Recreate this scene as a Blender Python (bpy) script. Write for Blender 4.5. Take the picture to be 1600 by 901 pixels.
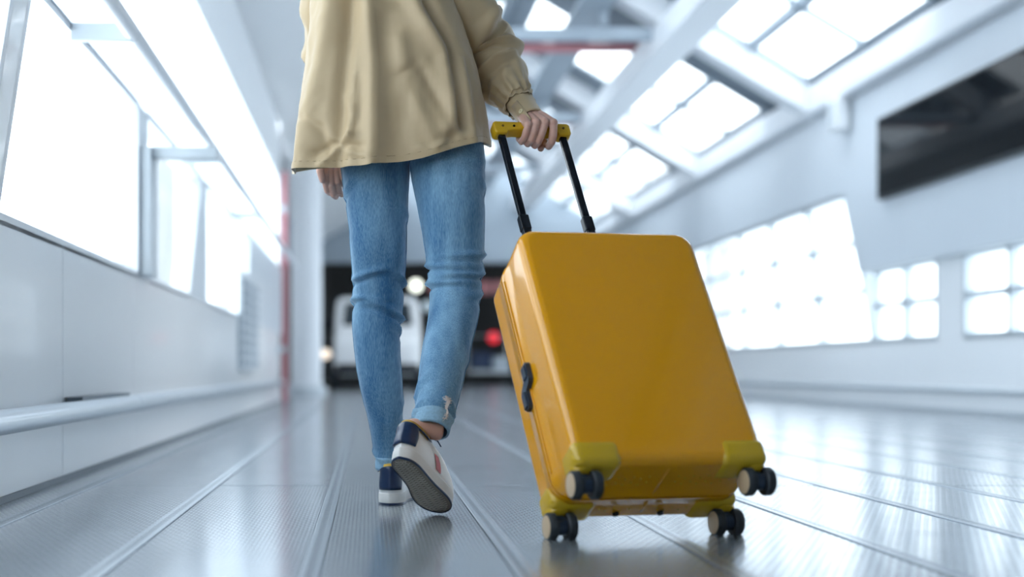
import bpy, bmesh, math, random
import numpy as np
from mathutils import Vector, Matrix, noise

for o in list(bpy.data.objects):
    bpy.data.objects.remove(o)
scene = bpy.context.scene
COL = scene.collection
random.seed(4)

# ------------------------------------------------------------------ camera
F_PX, PPX, PPY, CAM_H = 2400.0, 575.0, 577.0, 0.33
cam = bpy.data.cameras.new('camera')
cam.sensor_width = 36.0
cam.lens = F_PX / 1600.0 * 36.0
cam.shift_x = (800.0 - PPX) / 1600.0
cam.shift_y = (PPY - 450.5) / 1600.0
cam.clip_end = 300
cam.dof.use_dof = True
cam.dof.focus_distance = 3.58
cam.dof.aperture_fstop = 1.75
cam_o = bpy.data.objects.new('camera', cam)
cam_o.location = (0, 0, CAM_H)
cam_o.rotation_euler = (math.pi / 2, 0, 0)
COL.objects.link(cam_o)
scene.camera = cam_o

# ------------------------------------------------------------------ world, exposure
world = bpy.data.worlds.new('overcast_sky')
scene.world = world
world.use_nodes = True
wb = world.node_tree.nodes['Background']
wb.inputs['Color'].default_value = (0.86, 0.94, 1.0, 1)
wb.inputs['Strength'].default_value = 2.6
sun = bpy.data.lights.new('sun', 'SUN')
sun.energy = 3.0
sun.angle = math.radians(30)
sun.color = (1.0, 0.97, 0.92)
sun_o = bpy.data.objects.new('sun', sun)
sun_o.rotation_euler = Vector((-0.55, -0.28, -0.78)).to_track_quat('-Z', 'Y').to_euler()
COL.objects.link(sun_o)
vs = scene.view_settings
vs.view_transform = 'Standard'
vs.look = 'None'
vs.gamma = 1.0
vs.use_curve_mapping = False
vs.exposure = 0.82


# ------------------------------------------------------------------ helpers
def px(x, y, Y):
    """point on a ray of the photograph at depth Y"""
    return Vector(((x - PPX) / F_PX * Y, Y, CAM_H - (y - PPY) / F_PX * Y))


def mesh_obj(name, verts, faces, mat=None, parent=None, smooth=True, uv=None):
    me = bpy.data.meshes.new(name)
    me.from_pydata([tuple(v) for v in verts], [], faces)
    me.validate()
    bm = bmesh.new(); bm.from_mesh(me)
    bmesh.ops.recalc_face_normals(bm, faces=bm.faces)
    bm.to_mesh(me); bm.free()
    if smooth:
        for p in me.polygons:
            p.use_smooth = True
    return link(name, me, mat, parent)


def link(name, me, mat=None, parent=None):
    o = bpy.data.objects.new(name, me)
    COL.objects.link(o)
    if mat is not None and me is not None and not me.materials:
        me.materials.append(mat)
    if parent is not None:
        o.parent = parent
    return o


def empty(name, loc=(0, 0, 0), parent=None):
    o = bpy.data.objects.new(name, None)
    o.empty_display_size = 0.1
    o.location = loc
    COL.objects.link(o)
    if parent is not None:
        o.parent = parent
    return o


def tag(o, label=None, cat=None, group=None, kind=None):
    if label: o['label'] = label
    if cat: o['category'] = cat
    if group: o['group'] = group
    if kind: o['kind'] = kind
    return o


class MB:
    """collects shapes of ONE part"""
    def __init__(self):
        self.v = []; self.f = []

    def add(self, verts, faces):
        n = len(self.v)
        self.v += [Vector(v) for v in verts]
        self.f += [tuple(i + n for i in f) for f in faces]
        return self

    def box(self, a, b, bev=0.0):
        x0, y0, z0 = a; x1, y1, z1 = b
        if bev > 0:
            bm = bmesh.new()
            bmesh.ops.create_cube(bm, size=1)
            for v in bm.verts:
                v.co = Vector(((x0 + x1) / 2 + v.co.x * (x1 - x0), (y0 + y1) / 2 + v.co.y * (y1 - y0), (z0 + z1) / 2 + v.co.z * (z1 - z0)))
            bmesh.ops.bevel(bm, geom=bm.edges[:], offset=bev, segments=3, affect='EDGES', profile=0.5)
            bm.verts.index_update()
            self.add([v.co.copy() for v in bm.verts], [tuple(v.index for v in f.verts) for f in bm.faces])
            bm.free()
            return self
        V = [(x0, y0, z0), (x1, y0, z0), (x1, y1, z0), (x0, y1, z0), (x0, y0, z1), (x1, y0, z1), (x1, y1, z1), (x0, y1, z1)]
        F = [(0, 3, 2, 1), (4, 5, 6, 7), (0, 1, 5, 4), (1, 2, 6, 5), (2, 3, 7, 6), (3, 0, 4, 7)]
        return self.add(V, F)

    def loft(self, rings, cap0=True, cap1=True):
        n = len(rings[0]); V = []; Fc = []
        for r in rings: V += list(r)
        for k in range(len(rings) - 1):
            for i in range(n):
                j = (i + 1) % n
                Fc.append((k * n + i, k * n + j, (k + 1) * n + j, (k + 1) * n + i))
        if cap0: Fc.append(tuple(range(n))[::-1])
        if cap1: Fc.append(tuple((len(rings) - 1) * n + i for i in range(n)))
        return self.add(V, Fc)

    def tube(self, pts, rad, n=16, cap=True):
        pts = [Vector(p) for p in pts]
        if not hasattr(rad, '__len__'): rad = [rad] * len(pts)
        rings = []
        t0 = (pts[1] - pts[0]).normalized()
        ref = Vector((0, 0, 1)) if abs(t0.z) < 0.9 else Vector((1, 0, 0))
        for k, p in enumerate(pts):
            a = pts[max(0, k - 1)]; b = pts[min(len(pts) - 1, k + 1)]
            t = (b - a).normalized()
            u = t.cross(ref).normalized(); w = u.cross(t).normalized()
            ref = w
            rings.append([p + (u * math.cos(2 * math.pi * i / n) + w * math.sin(2 * math.pi * i / n)) * rad[k] for i in range(n)])
        return self.loft(rings, cap, cap)

    def lathe(self, prof, n=24, M=Matrix()):
        """profile (r, z) about local z"""
        rings = [[M @ Vector((r * math.cos(2 * math.pi * i / n), r * math.sin(2 * math.pi * i / n), z)) for i in range(n)] for r, z in prof]
        return self.loft(rings)

    def ball(self, c, r, n=12, sc=(1, 1, 1)):
        rings = []
        for k in range(1, n):
            a = math.pi * k / n
            rings.append([Vector(c) + Vector((math.sin(a) * math.cos(2 * math.pi * i / (2 * n)) * sc[0], math.sin(a) * math.sin(2 * math.pi * i / (2 * n)) * sc[1], math.cos(a) * sc[2])) * r for i in range(2 * n)])
        return self.loft(rings)

    def prism(self, poly, M, depth):
        """polygon (x, y) extruded along local z of M"""
        n = len(poly)
        V = [M @ Vector((a, b, 0)) for a, b in poly] + [M @ Vector((a, b, depth)) for a, b in poly]
        Fc = [tuple(range(n))[::-1], tuple(range(n, 2 * n))] + [(i, (i + 1) % n, n + (i + 1) % n, n + i) for i in range(n)]
        return self.add(V, Fc)

    def build(self, name, mat, parent=None, smooth=False):
        o = mesh_obj(name, self.v, self.f, mat, parent, smooth)
        return o


def auto_smooth(o, ang=40):
    """smooth shading with sharp edges kept"""
    me = o.data
    for p in me.polygons: p.use_smooth = True
    bm = bmesh.new(); bm.from_mesh(me)
    for e in bm.edges:
        if len(e.link_faces) == 2 and e.calc_face_angle(0) > math.radians(ang):
            e.smooth = False
    bm.to_mesh(me); bm.free()
    return o


def remesh(v, f, voxel, smooth=6, name='tmp'):
    me = bpy.data.meshes.new(name)
    me.from_pydata([tuple(x) for x in v], [], f)
    bm = bmesh.new(); bm.from_mesh(me)
    bmesh.ops.recalc_face_normals(bm, faces=bm.faces); bm.to_mesh(me); bm.free()
    o = bpy.data.objects.new(name, me); COL.objects.link(o)
    m = o.modifiers.new('r', 'REMESH'); m.mode = 'VOXEL'; m.voxel_size = voxel
    if smooth:
        s = o.modifiers.new('s', 'SMOOTH'); s.factor = 0.5; s.iterations = smooth
    dg = bpy.context.evaluated_depsgraph_get(); dg.update()
    ev = o.evaluated_get(dg)
    m2 = bpy.data.meshes.new_from_object(ev)
    V = [w.co.copy() for w in m2.vertices]; Fc = [tuple(p.vertices) for p in m2.polygons]
    bpy.data.objects.remove(o); bpy.data.meshes.remove(me); bpy.data.meshes.remove(m2)
    return V, Fc


def hermite(ts, vals, q):
    """smooth interpolation of rows of vals at parameters q"""
    ts = np.array(ts, float); vals = np.array(vals, float); q = np.array(q, float)
    m = np.gradient(vals, ts, axis=0)
    out = []
    for t in q:
        k = min(max(np.searchsorted(ts, t) - 1, 0), len(ts) - 2)
        h = ts[k + 1] - ts[k]; s = (t - ts[k]) / h
        out.append((2 * s**3 - 3 * s**2 + 1) * vals[k] + (s**3 - 2 * s**2 + s) * h * m[k] + (-2 * s**3 + 3 * s**2) * vals[k + 1] + (s**3 - s**2) * h * m[k + 1])
    return np.array(out)


# ------------------------------------------------------------------ materials
def mat(name, color, rough=0.5, metal=0.0, var=0.06, scale=8.0, bump=0.0, bscale=60.0, coat=0.0, spec=0.5, **kw):
    m = bpy.data.materials.new(name)
    m.use_nodes = True
    nt = m.node_tree; N = nt.nodes; L = nt.links
    p = N['Principled BSDF']
    p.inputs['Roughness'].default_value = rough
    p.inputs['Metallic'].default_value = metal
    p.inputs['Specular IOR Level'].default_value = spec
    p.inputs['Coat Weight'].default_value = coat
    p.inputs['Coat Roughness'].default_value = 0.04
    tc = N.new('ShaderNodeTexCoord')
    nz = N.new('ShaderNodeTexNoise'); nz.inputs['Scale'].default_value = scale; nz.inputs['Detail'].default_value = 4
    L.new(tc.outputs['Object'], nz.inputs['Vector'])
    mx = N.new('ShaderNodeMix'); mx.data_type = 'RGBA'
    c = Vector(color[:3])
    mx.inputs[6].default_value = (*(c * (1 - var)), 1)
    mx.inputs[7].default_value = (*[min(1, k * (1 + var)) for k in c], 1)
    L.new(nz.outputs['Fac'], mx.inputs[0])
    L.new(mx.outputs[2], p.inputs['Base Color'])
    if bump > 0:
        n2 = N.new('ShaderNodeTexNoise'); n2.inputs['Scale'].default_value = bscale; n2.inputs['Detail'].default_value = 5
        L.new(tc.outputs['Object'], n2.inputs['Vector'])
        b = N.new('ShaderNodeBump'); b.inputs['Strength'].default_value = bump; b.inputs['Distance'].default_value = 0.004
        L.new(n2.outputs['Fac'], b.inputs['Height']); L.new(b.outputs['Normal'], p.inputs['Normal'])
    for k, v in kw.items():
        p.inputs[k].default_value = v
    return m


def emit_mat(name, color, strength):
    m = mat(name, color, 0.4)
    p = m.node_tree.nodes['Principled BSDF']
    p.inputs['Emission Color'].default_value = (*color, 1)
    p.inputs['Emission Strength'].default_value = strength
    return m


def pane_mat(name, tint=(1, 1, 1), clear=0.8, frost=(0.9, 0.94, 0.97)):
    m = bpy.data.materials.new(name); m.use_nodes = True
    nt = m.node_tree; N = nt.nodes; L = nt.links
    N.remove(N['Principled BSDF'])
    out = N['Material Output']
    tr = N.new('ShaderNodeBsdfTransparent'); tr.inputs['Color'].default_value = (*tint, 1)
    tl = N.new('ShaderNodeBsdfTranslucent'); tl.inputs['Color'].default_value = (*frost, 1)
    gl = N.new('ShaderNodeBsdfGlossy'); gl.inputs['Roughness'].default_value = 0.08
    nz = N.new('ShaderNodeTexNoise'); nz.inputs['Scale'].default_value = 1.5
    tc = N.new('ShaderNodeTexCoord'); L.new(tc.outputs['Object'], nz.inputs['Vector'])
    mr = N.new('ShaderNodeMapRange'); mr.inputs[3].default_value = clear - 0.05; mr.inputs[4].default_value = clear + 0.05
    L.new(nz.outputs['Fac'], mr.inputs[0])
    m1 = N.new('ShaderNodeMixShader'); L.new(mr.outputs[0], m1.inputs[0]); L.new(tl.outputs[0], m1.inputs[1]); L.new(tr.outputs[0], m1.inputs[2])
    m2 = N.new('ShaderNodeMixShader'); m2.inputs[0].default_value = 0.06; L.new(m1.outputs[0], m2.inputs[1]); L.new(gl.outputs[0], m2.inputs[2])
    L.new(m2.outputs[0], out.inputs['Surface'])
    return m


def math_node(nt, op, a, b=None):
    n = nt.nodes.new('ShaderNodeMath'); n.operation = op
    for i, s in enumerate((a, b)):
        if s is None: continue
        if isinstance(s, (int, float)): n.inputs[i].default_value = s
        else: nt.links.new(s, n.inputs[i])
    return n.outputs[0]


def plate_mat(name, base, rough, pitch=0.0085, dots=True):
    m = mat(name, base, rough, 0.75, 0.10, 2.2)
    nt = m.node_tree; N = nt.nodes; L = nt.links
    p = N['Principled BSDF']
    tc = [n for n in N if n.type == 'TEX_COORD'][0]
    sp = N.new('ShaderNodeSeparateXYZ'); L.new(tc.outputs['Object'], sp.inputs[0])
    ux = math_node(nt, 'ADD', math_node(nt, 'MULTIPLY', sp.outputs[0], 1 / pitch), 400.0)
    col_i = math_node(nt, 'FLOOR', ux)
    odd = math_node(nt, 'MULTIPLY', math_node(nt, 'MODULO', col_i, 2.0), 0.5)
    uy = math_node(nt, 'ADD', math_node(nt, 'ADD', math_node(nt, 'MULTIPLY', sp.outputs[1], 1 / 0.046), 900.0), odd)
    def centred(q):
        q = math_node(nt, 'SUBTRACT', math_node(nt, 'FRACT', q), 0.5)
        return math_node(nt, 'MULTIPLY', q, q)
    d = math_node(nt, 'SQRT', math_node(nt, 'ADD', centred(ux), centred(uy)))
    mr = N.new('ShaderNodeMapRange'); mr.interpolation_type = 'SMOOTHSTEP'
    mr.inputs[1].default_value = 0.34; mr.inputs[2].default_value = 0.20; mr.inputs[3].default_value = 0; mr.inputs[4].default_value = 1
    L.new(d, mr.inputs[0])
    b = N.new('ShaderNodeBump'); b.inputs['Strength'].default_value = 1.0; b.inputs['Distance'].default_value = 0.0022
    L.new(mr.outputs[0], b.inputs['Height']); L.new(b.outputs['Normal'], p.inputs['Normal'])
    mx = N.new('ShaderNodeMix'); mx.data_type = 'RGBA'; mx.inputs[7].default_value = (0.08, 0.11, 0.14, 1)
    src = p.inputs['Base Color'].links[0].from_socket
    L.new(math_node(nt, 'MULTIPLY', mr.outputs[0], 0.85), mx.inputs[0]); L.new(src, mx.inputs[6]); L.new(mx.outputs[2], p.inputs['Base Color'])
    # scuffs vary the gloss
    nz = N.new('ShaderNodeTexNoise'); nz.inputs['Scale'].default_value = 5; nz.inputs['Detail'].default_value = 6
    L.new(tc.outputs['Object'], nz.inputs['Vector'])
    r = N.new('ShaderNodeMapRange'); r.inputs[3].default_value = rough * 0.75; r.inputs[4].default_value = rough * 1.3
    L.new(nz.outputs['Fac'], r.inputs[0]); L.new(r.outputs[0], p.inputs['Roughness'])
    return m


def strip_mat():
    m = mat('joint_strip_steel', (0.42, 0.47, 0.52), 0.25, 0.85, 0.1, 6)
    nt = m.node_tree; N = nt.nodes; L = nt.links
    p = N['Principled BSDF']; tc = [n for n in N if n.type == 'TEX_COORD'][0]
    sp = N.new('ShaderNodeSeparateXYZ'); L.new(tc.outputs['Object'], sp.inputs[0])
    a = math_node(nt, 'FRACT', math_node(nt, 'MULTIPLY', sp.outputs[1], 1 / 0.032)); a = math_node(nt, 'SUBTRACT', a, 0.5)
    a = math_node(nt, 'MULTIPLY', a, 0.032 / 0.0105); a = math_node(nt, 'MULTIPLY', a, a)
    c = math_node(nt, 'MULTIPLY', sp.outputs[0], 1 / 0.0075); c = math_node(nt, 'MULTIPLY', c, c)
    d = math_node(nt, 'ADD', a, c)
    mr = N.new('ShaderNodeMapRange'); mr.interpolation_type = 'SMOOTHSTEP'
    mr.inputs[1].default_value = 1.1; mr.inputs[2].default_value = 0.6; mr.inputs[3].default_value = 0; mr.inputs[4].default_value = 1
    L.new(d, mr.inputs[0])
    b = N.new('ShaderNodeBump'); b.inputs['Strength'].default_value = 0.9; b.inputs['Distance'].default_value = 0.003; b.invert = True
    L.new(mr.outputs[0], b.inputs['Height']); L.new(b.outputs['Normal'], p.inputs['Normal'])
    mx = N.new('ShaderNodeMix'); mx.data_type = 'RGBA'; mx.inputs[7].default_value = (0.10, 0.13, 0.16, 1)
    src = p.inputs['Base Color'].links[0].from_socket
    L.new(mr.outputs[0], mx.inputs[0]); L.new(src, mx.inputs[6]); L.new(mx.outputs[2], p.inputs['Base Color'])
    return m


def denim_mat():
    m = mat('washed_denim', (0.2, 0.4, 0.6), 0.85, 0, 0, 1)
    nt = m.node_tree; N = nt.nodes; L = nt.links
    p = N['Principled BSDF']; tc = [n for n in N if n.type == 'TEX_COORD'][0]
    mp = N.new('ShaderNodeMapping'); mp.inputs['Scale'].default_value = (14, 9, 2.6); L.new(tc.outputs['Object'], mp.inputs[0])
    n1 = N.new('ShaderNodeTexNoise'); n1.inputs['Scale'].default_value = 1; n1.inputs['Detail'].default_value = 3; L.new(mp.outputs[0], n1.inputs['Vector'])
    mp2 = N.new('ShaderNodeMapping'); mp2.inputs['Scale'].default_value = (520, 520, 70); L.new(tc.outputs['Object'], mp2.inputs[0])
    n2 = N.new('ShaderNodeTexNoise'); n2.inputs['Scale'].default_value = 1; n2.inputs['Detail'].default_value = 2; L.new(mp2.outputs[0], n2.inputs['Vector'])
    r = N.new('ShaderNodeValToRGB')
    r.color_ramp.elements[0].position = 0.37; r.color_ramp.elements[0].color = (0.040, 0.140, 0.28, 1)
    r.color_ramp.elements[1].position = 0.66; r.color_ramp.elements[1].color = (0.28, 0.49, 0.66, 1)
    s = math_node(nt, 'ADD', math_node(nt, 'MULTIPLY', n1.outputs['Fac'], 0.68), math_node(nt, 'MULTIPLY', n2.outputs['Fac'], 0.32))
    L.new(s, r.inputs[0]); L.new(r.outputs[0], p.inputs['Base Color'])
    p.inputs['Sheen Weight'].default_value = 0.35
    p.inputs['Sheen Roughness'].default_value = 0.35
    b = N.new('ShaderNodeBump'); b.inputs['Strength'].default_value = 0.25; b.inputs['Distance'].default_value = 0.001
    L.new(n2.outputs['Fac'], b.inputs['Height']); L.new(b.outputs['Normal'], p.inputs['Normal'])
    return m


M = {}
M['white_panel'] = mat('white_panel', (0.86, 0.88, 0.90), 0.28, 0, 0.02, 1.5, coat=0.2)
M['grey_panel'] = mat('pale_blue_grey_panel', (0.60, 0.65, 0.70), 0.35, 0, 0.03, 1.2)
M['frame'] = mat('grey_aluminium', (0.55, 0.60, 0.64), 0.4, 0.1, 0.05, 4)
M['dark_frame'] = mat('shadow_gap', (0.12, 0.15, 0.18), 0.5, 0.2)
M['steel'] = mat('brushed_steel_rail', (0.62, 0.67, 0.71), 0.28, 0.85, 0.05, 3)
M['white_steel'] = mat('white_painted_steel', (0.78, 0.81, 0.85), 0.4, 0, 0.03, 2)
M['roof_deck'] = mat('grey_roof_deck', (0.17, 0.21, 0.25), 0.6, 0.1, 0.15, 1.5)
M['truss'] = mat('grey_truss_steel', (0.33, 0.39, 0.45), 0.5, 0.1, 0.1, 2)
M['red_pipe'] = mat('red_sprinkler_pipe', (0.52, 0.22, 0.24), 0.5)
M['plate'] = plate_mat('perforated_steel_plate', (0.46, 0.505, 0.55), 0.17)
M['strip'] = strip_mat()
M['slab'] = mat('floor_slab', (0.25, 0.28, 0.31), 0.5, 0.3)
M['glass'] = pane_mat('window_glass', (0.97, 0.99, 1.0), 0.85)
M['skylight'] = pane_mat('skylight_glass', (0.98, 0.99, 1.0), 0.75)
M['frosted'] = pane_mat('frosted_white_glass', (0.95, 0.97, 1.0), 0.06)
M['black_gloss'] = mat('black_display_glass', (0.004, 0.006, 0.008), 0.05, 0, 0.1, 2, spec=0.03)
M['black_plastic'] = mat('black_plastic', (0.008, 0.010, 0.014), 0.38, spec=0.3)
M['rubber'] = mat('dark_rubber', (0.02, 0.025, 0.03), 0.6, 0, 0.2, 30)
M['navy_plastic'] = mat('dark_navy_latch_plastic', (0.02, 0.035, 0.06), 0.3)
M['tan_disc'] = mat('tan_hub_plastic', (0.56, 0.41, 0.26), 0.4)
M['yellow'] = mat('glossy_yellow_polycarbonate', (0.76, 0.325, 0.001), 0.22, 0, 0.02, 5, coat=0.45, spec=0.4)
M['olive'] = mat('olive_yellow_housing', (0.58, 0.36, 0.012), 0.25, 0, 0.05, 8, coat=0.0)
M['grip'] = mat('yellow_grip_plastic', (0.66, 0.38, 0.01), 0.42, 0, 0.04, 20)
M['pole'] = mat('black_anodised_tube', (0.006, 0.008, 0.012), 0.25, 0.0, spec=0.25)
M['screw'] = mat('bronze_screw', (0.22, 0.13, 0.03), 0.4, 0.4)
M['hole'] = mat('dark_hole', (0.006, 0.006, 0.006), 0.7)
M['skin'] = mat('skin', (0.62, 0.36, 0.28), 0.45, 0, 0.10, 40, bump=0.08, bscale=300)
M['skin'].node_tree.nodes['Principled BSDF'].inputs['Subsurface Weight'].default_value = 0.12
M['skin'].node_tree.nodes['Principled BSDF'].inputs['Subsurface Radius'].default_value = (0.01, 0.004, 0.002)
M['nail'] = mat('fingernail', (0.75, 0.47, 0.42), 0.25)
M['hair'] = mat('dark_brown_hair', (0.04, 0.02, 0.012), 0.45, 0, 0.4, 60)
M['shirt'] = mat('khaki_cotton', (0.51, 0.375, 0.215), 0.55, 0, 0.05, 5, bump=0.12, bscale=900)
M['shirt'].node_tree.nodes['Principled BSDF'].inputs['Sheen Weight'].default_value = 0.2
M['stitch'] = mat('tan_stitch', (0.42, 0.32, 0.19), 0.8)
M['button'] = mat('cream_button', (0.72, 0.62, 0.40), 0.35)
M['denim'] = denim_mat()
M['denim_hem'] = mat('faded_denim_hem', (0.26, 0.43, 0.57), 0.9, 0, 0.3, 160, bump=0.3, bscale=300)
M['thread'] = mat('frayed_white_thread', (0.72, 0.64, 0.60), 0.9, 0, 0.2, 200)
M['leather'] = mat('white_leather', (0.80, 0.79, 0.78), 0.42, 0, 0.03, 12, bump=0.06, bscale=200)
M['midsole'] = mat('off_white_rubber', (0.72, 0.70, 0.67), 0.6, 0, 0.12, 25)
M['navy'] = mat('navy_leather', (0.008, 0.025, 0.075), 0.3, 0, 0.1, 10)
M['lining'] = mat('yellow_lining', (0.78, 0.48, 0.09), 0.8)
M['red'] = mat('red_leather', (0.50, 0.008, 0.012), 0.5)
M['outsole'] = mat('grey_brown_outsole', (0.24, 0.21, 0.175), 0.75, 0, 0.2, 30)
M['tread'] = mat('pale_tread_rubber', (0.46, 0.42, 0.36), 0.8, 0, 0.2, 60)
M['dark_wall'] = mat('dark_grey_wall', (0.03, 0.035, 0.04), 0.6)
M['dark_floor'] = mat('grey_concrete_floor', (0.30, 0.32, 0.34), 0.5)
M['van_white'] = mat('white_van_paint', (0.85, 0.86, 0.87), 0.25, 0, 0.01, 2, coat=0.5)
M['van_glass'] = mat('dark_windscreen', (0.02, 0.03, 0.04), 0.08)
M['lamp_white'] = emit_mat('lit_lamp_white', (0.92, 0.97, 0.86), 1.5)
M['lamp_warm'] = emit_mat('lit_lamp_warm', (1.0, 0.85, 0.70), 0.7)
M['lamp_blue'] = emit_mat('lit_lamp_pale_blue', (0.60, 0.75, 0.85), 0.3)
M['lamp_red'] = emit_mat('lit_lamp_red', (0.85, 0.03, 0.05), 0.6)
M['teal_board'] = mat('pale_teal_board', (0.55, 0.72, 0.75), 0.5)

# ------------------------------------------------------------------ floor
WL, WR = -0.90, 4.50            # inner faces of the side walls
Y0, Y1 = -7.0, 30.0             # hall from behind the camera to the dark opening
PW, PL = 0.347, 2.40
SX0, SY0 = -0.787, 1.97         # first joint line, first cross joint

floor = MB().box((WL - 0.2, Y0, -0.12), (WR + 0.3, 44.0, -0.010)).build('floor', M['slab'])
tag(floor, kind='structure')


def flat_box_mesh(name, sx, sy, z0, z1, mat_, bev=0.002):
    mb = MB().box((-sx / 2, -sy / 2, z0), (sx / 2, sy / 2, z1), bev)
    me = bpy.data.meshes.new(name)
    me.from_pydata([tuple(v) for v in mb.v], [], mb.f)
    bm = bmesh.new(); bm.from_mesh(me); bmesh.ops.recalc_face_normals(bm, faces=bm.faces); bm.to_mesh(me); bm.free()
    me.materials.append(mat_)
    return me


SW = 0.034
plate_me = flat_box_mesh('floor_plate', PW - SW - 0.003, PL - 0.004, -0.011, 0.0, M['plate'], 0.0012)
long_me = flat_box_mesh('floor_plate_long', PW - SW - 0.003, 28.03 - 0.004, -0.011, 0.0, M['plate'], 0.0012)
back_me = flat_box_mesh('floor_plate_back', PW - SW - 0.003, 8.97 - 0.004, -0.011, 0.0, M['plate'], 0.0012)
strip_me = flat_box_mesh('joint_strip', SW, 20.97, -0.011, 0.0025, M['strip'], 0.002)
strip2_me = flat_box_mesh('joint_strip_far', SW, 28.03, -0.011, 0.0025, M['strip'], 0.002)
edge_me = flat_box_mesh('edge_plate', abs(WL - SX0) - SW / 2 - 0.003, 50.99, -0.011, 0.0, M['plate'], 0.0012)
o = link('floor_plate', edge_me, None, floor); o.location = ((WL + SX0 - SW / 2) / 2, 18.495, 0)
ncol = 16
for c in range(ncol):
    xl = SX0 + c * PW
    xc = xl + PW / 2
    if xl + SW > WR: break
    o = link('joint_strip', strip_me, None, floor); o.location = (xl, Y0 + 20.97 / 2, 0)
    o = link('joint_strip', strip2_me, None, floor); o.location = (xl, 13.97 + 28.03 / 2, 0)
    if xc + PW / 2 > WR + 0.25: break
    o = link('floor_plate', back_me, None, floor); o.location = (xc, Y0 + 8.97 / 2, 0)
    for r in range(5):
        o = link('floor_plate', plate_me, None, floor)
        o.location = (xc, SY0 + (r + 0.5) * PL, random.uniform(-0.0006, 0.0004))
    o = link('floor_plate', long_me, None, floor); o.location = (xc, 13.97 + 28.03 / 2, 0)

# ------------------------------------------------------------------ left wall
EAVE = 3.14
LW0, LW1 = -7.0, 16.0
PANEL = 1.35
wl = MB().box((WL - 0.22, LW0, -0.1), (WL - 0.03, LW1, 0.68)).box((WL - 0.22, LW0, 2.27), (WL - 0.03, LW1, EAVE + 0.1)).build('wall_left', M['white_panel'])
tag(wl, kind='structure')
lo_me = MB().box((-0.03, 0.003, 0), (0, PANEL - 0.003, 0.70), 0.003)
lo_me = lo_me.build('panel', M['white_panel'], wl)
up_me = MB().box((-0.03, 0.003, 1.37), (0, PANEL - 0.003, 2.25), 0.003).build('panel', M['frosted'], wl)
up2_me = MB().box((-0.03, 0.003, 2.25), (0, PANEL - 0.003, EAVE), 0.003).build('panel', M['white_panel'], wl)
k = 0
y = 4.53 - 9 * PANEL + 1.35
while y + PANEL < LW1 + 0.3:
    for src in (lo_me, up_me, up2_me):
        o = src if k == 0 else src.copy()
        if k: COL.objects.link(o)
        o.location = (WL, y, 0)
    k += 1; y += PANEL


def slanted_window(name, X, out, ya, yb, sl_a, sl_b, z0, z1, nmull, ntrans, frame_w=0.05, sill=None):
    """window in a side wall; ends lean by sl_a / sl_b over its height"""
    root = empty(name, (X, (ya + yb) / 2, z0)); tag(root, kind='structure')
    off = Vector(root.location)
    def P(u, t, d=0.0):
        a = ya + sl_a * t; b = yb + sl_b * t
        return Vector((X + out * d, a + (b - a) * u, z0 + (z1 - z0) * t)) - off
    for i in range(nmull):
        for j in range(ntrans):
            u0, u1, t0, t1 = i / nmull, (i + 1) / nmull, j / ntrans, (j + 1) / ntrans
            V = [P(u0, t0, .06), P(u1, t0, .06), P(u1, t1, .06), P(u0, t1, .06), P(u0, t0, .07), P(u1, t0, .07), P(u1, t1, .07), P(u0, t1, .07)]
            MB().add(V, [(0, 1, 2, 3), (4, 5, 6, 7), (0, 1, 5, 4), (1, 2, 6, 5), (2, 3, 7, 6), (3, 0, 4, 7)]).build('pane', M['glass'], root)
    def bar(nm, A, B, w, m):
        d = (B - A).normalized(); n = Vector((0, d.z, -d.y))
        V = []
        for q in (A, B):
            for s, e in ((-1, 0.0), (1, 0.0), (1, .09), (-1, .09)):
                V.append(q + n * s * w / 2 + Vector((out * e, 0, 0)))
        MB().add(V, [(0, 1, 2, 3), (4, 5, 6, 7), (0, 1, 5, 4), (1, 2, 6, 5), (2, 3, 7, 6), (3, 0, 4, 7)]).build(nm, m, root)
    for i in range(nmull + 1):
        bar('mullion', P(i / nmull, 0), P(i / nmull, 1), frame_w, M['frame'] if X > 0 else M['white_steel'])
    for j in range(ntrans + 1):
        bar('transom', P(0, j / ntrans), P(1, j / ntrans), frame_w, M['frame'] if X > 0 else M['white_steel'])
    return root


slanted_window('window_1', WL, -1, 3.72, 6.03, 0.40, 0.0, 0.70, 1.37, 1, 1, 0.03)
slanted_window('window_2', WL, -1, 6.28, 7.75, 0.0, 0.55, 0.70, 1.37, 1, 1, 0.03)
slanted_window('window_3', WL, -1, 0.2, 3.55, 0.0, 0.40, 0.70, 1.37, 2, 1, 0.03)
slanted_window('window_4', WL, -1, 8.6, 11.4, 0.0, 0.4, 0.70, 1.37, 2, 1, 0.03)
# solid infill between the window openings
trim = empty('trim_1', (WL, 6.155, 0.68)); tag(trim, kind='structure')
def infill(pa, pb, qa, qb, m):
    """panel between y=pa..pb at the bottom and qa..qb at the top"""
    V = []
    for x in (-0.10, 0.0):
        V += [Vector((x, pa - 6.155, 0.02)), Vector((x, pb - 6.155, 0.02)), Vector((x, qb - 6.155, 0.69)), Vector((x, qa - 6.155, 0.69))]
    MB().add(V, [(0, 1, 2, 3), (4, 5, 6, 7), (0, 1, 5, 4), (1, 2, 6, 5), (2, 3, 7, 6), (3, 0, 4, 7)]).build('panel', m, trim)
infill(6.045, 6.265, 6.045, 6.265, M['frame'])
infill(3.565, 3.705, 3.965, 4.105, M['white_panel'])
infill(7.765, 8.585, 8.315, 8.585, M['grey_panel'])
infill(11.415, 16.0, 11.815, 16.0, M['grey_panel'])
infill(-7.0, 0.185, -7.0, 0.185, M['white_panel'])
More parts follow.
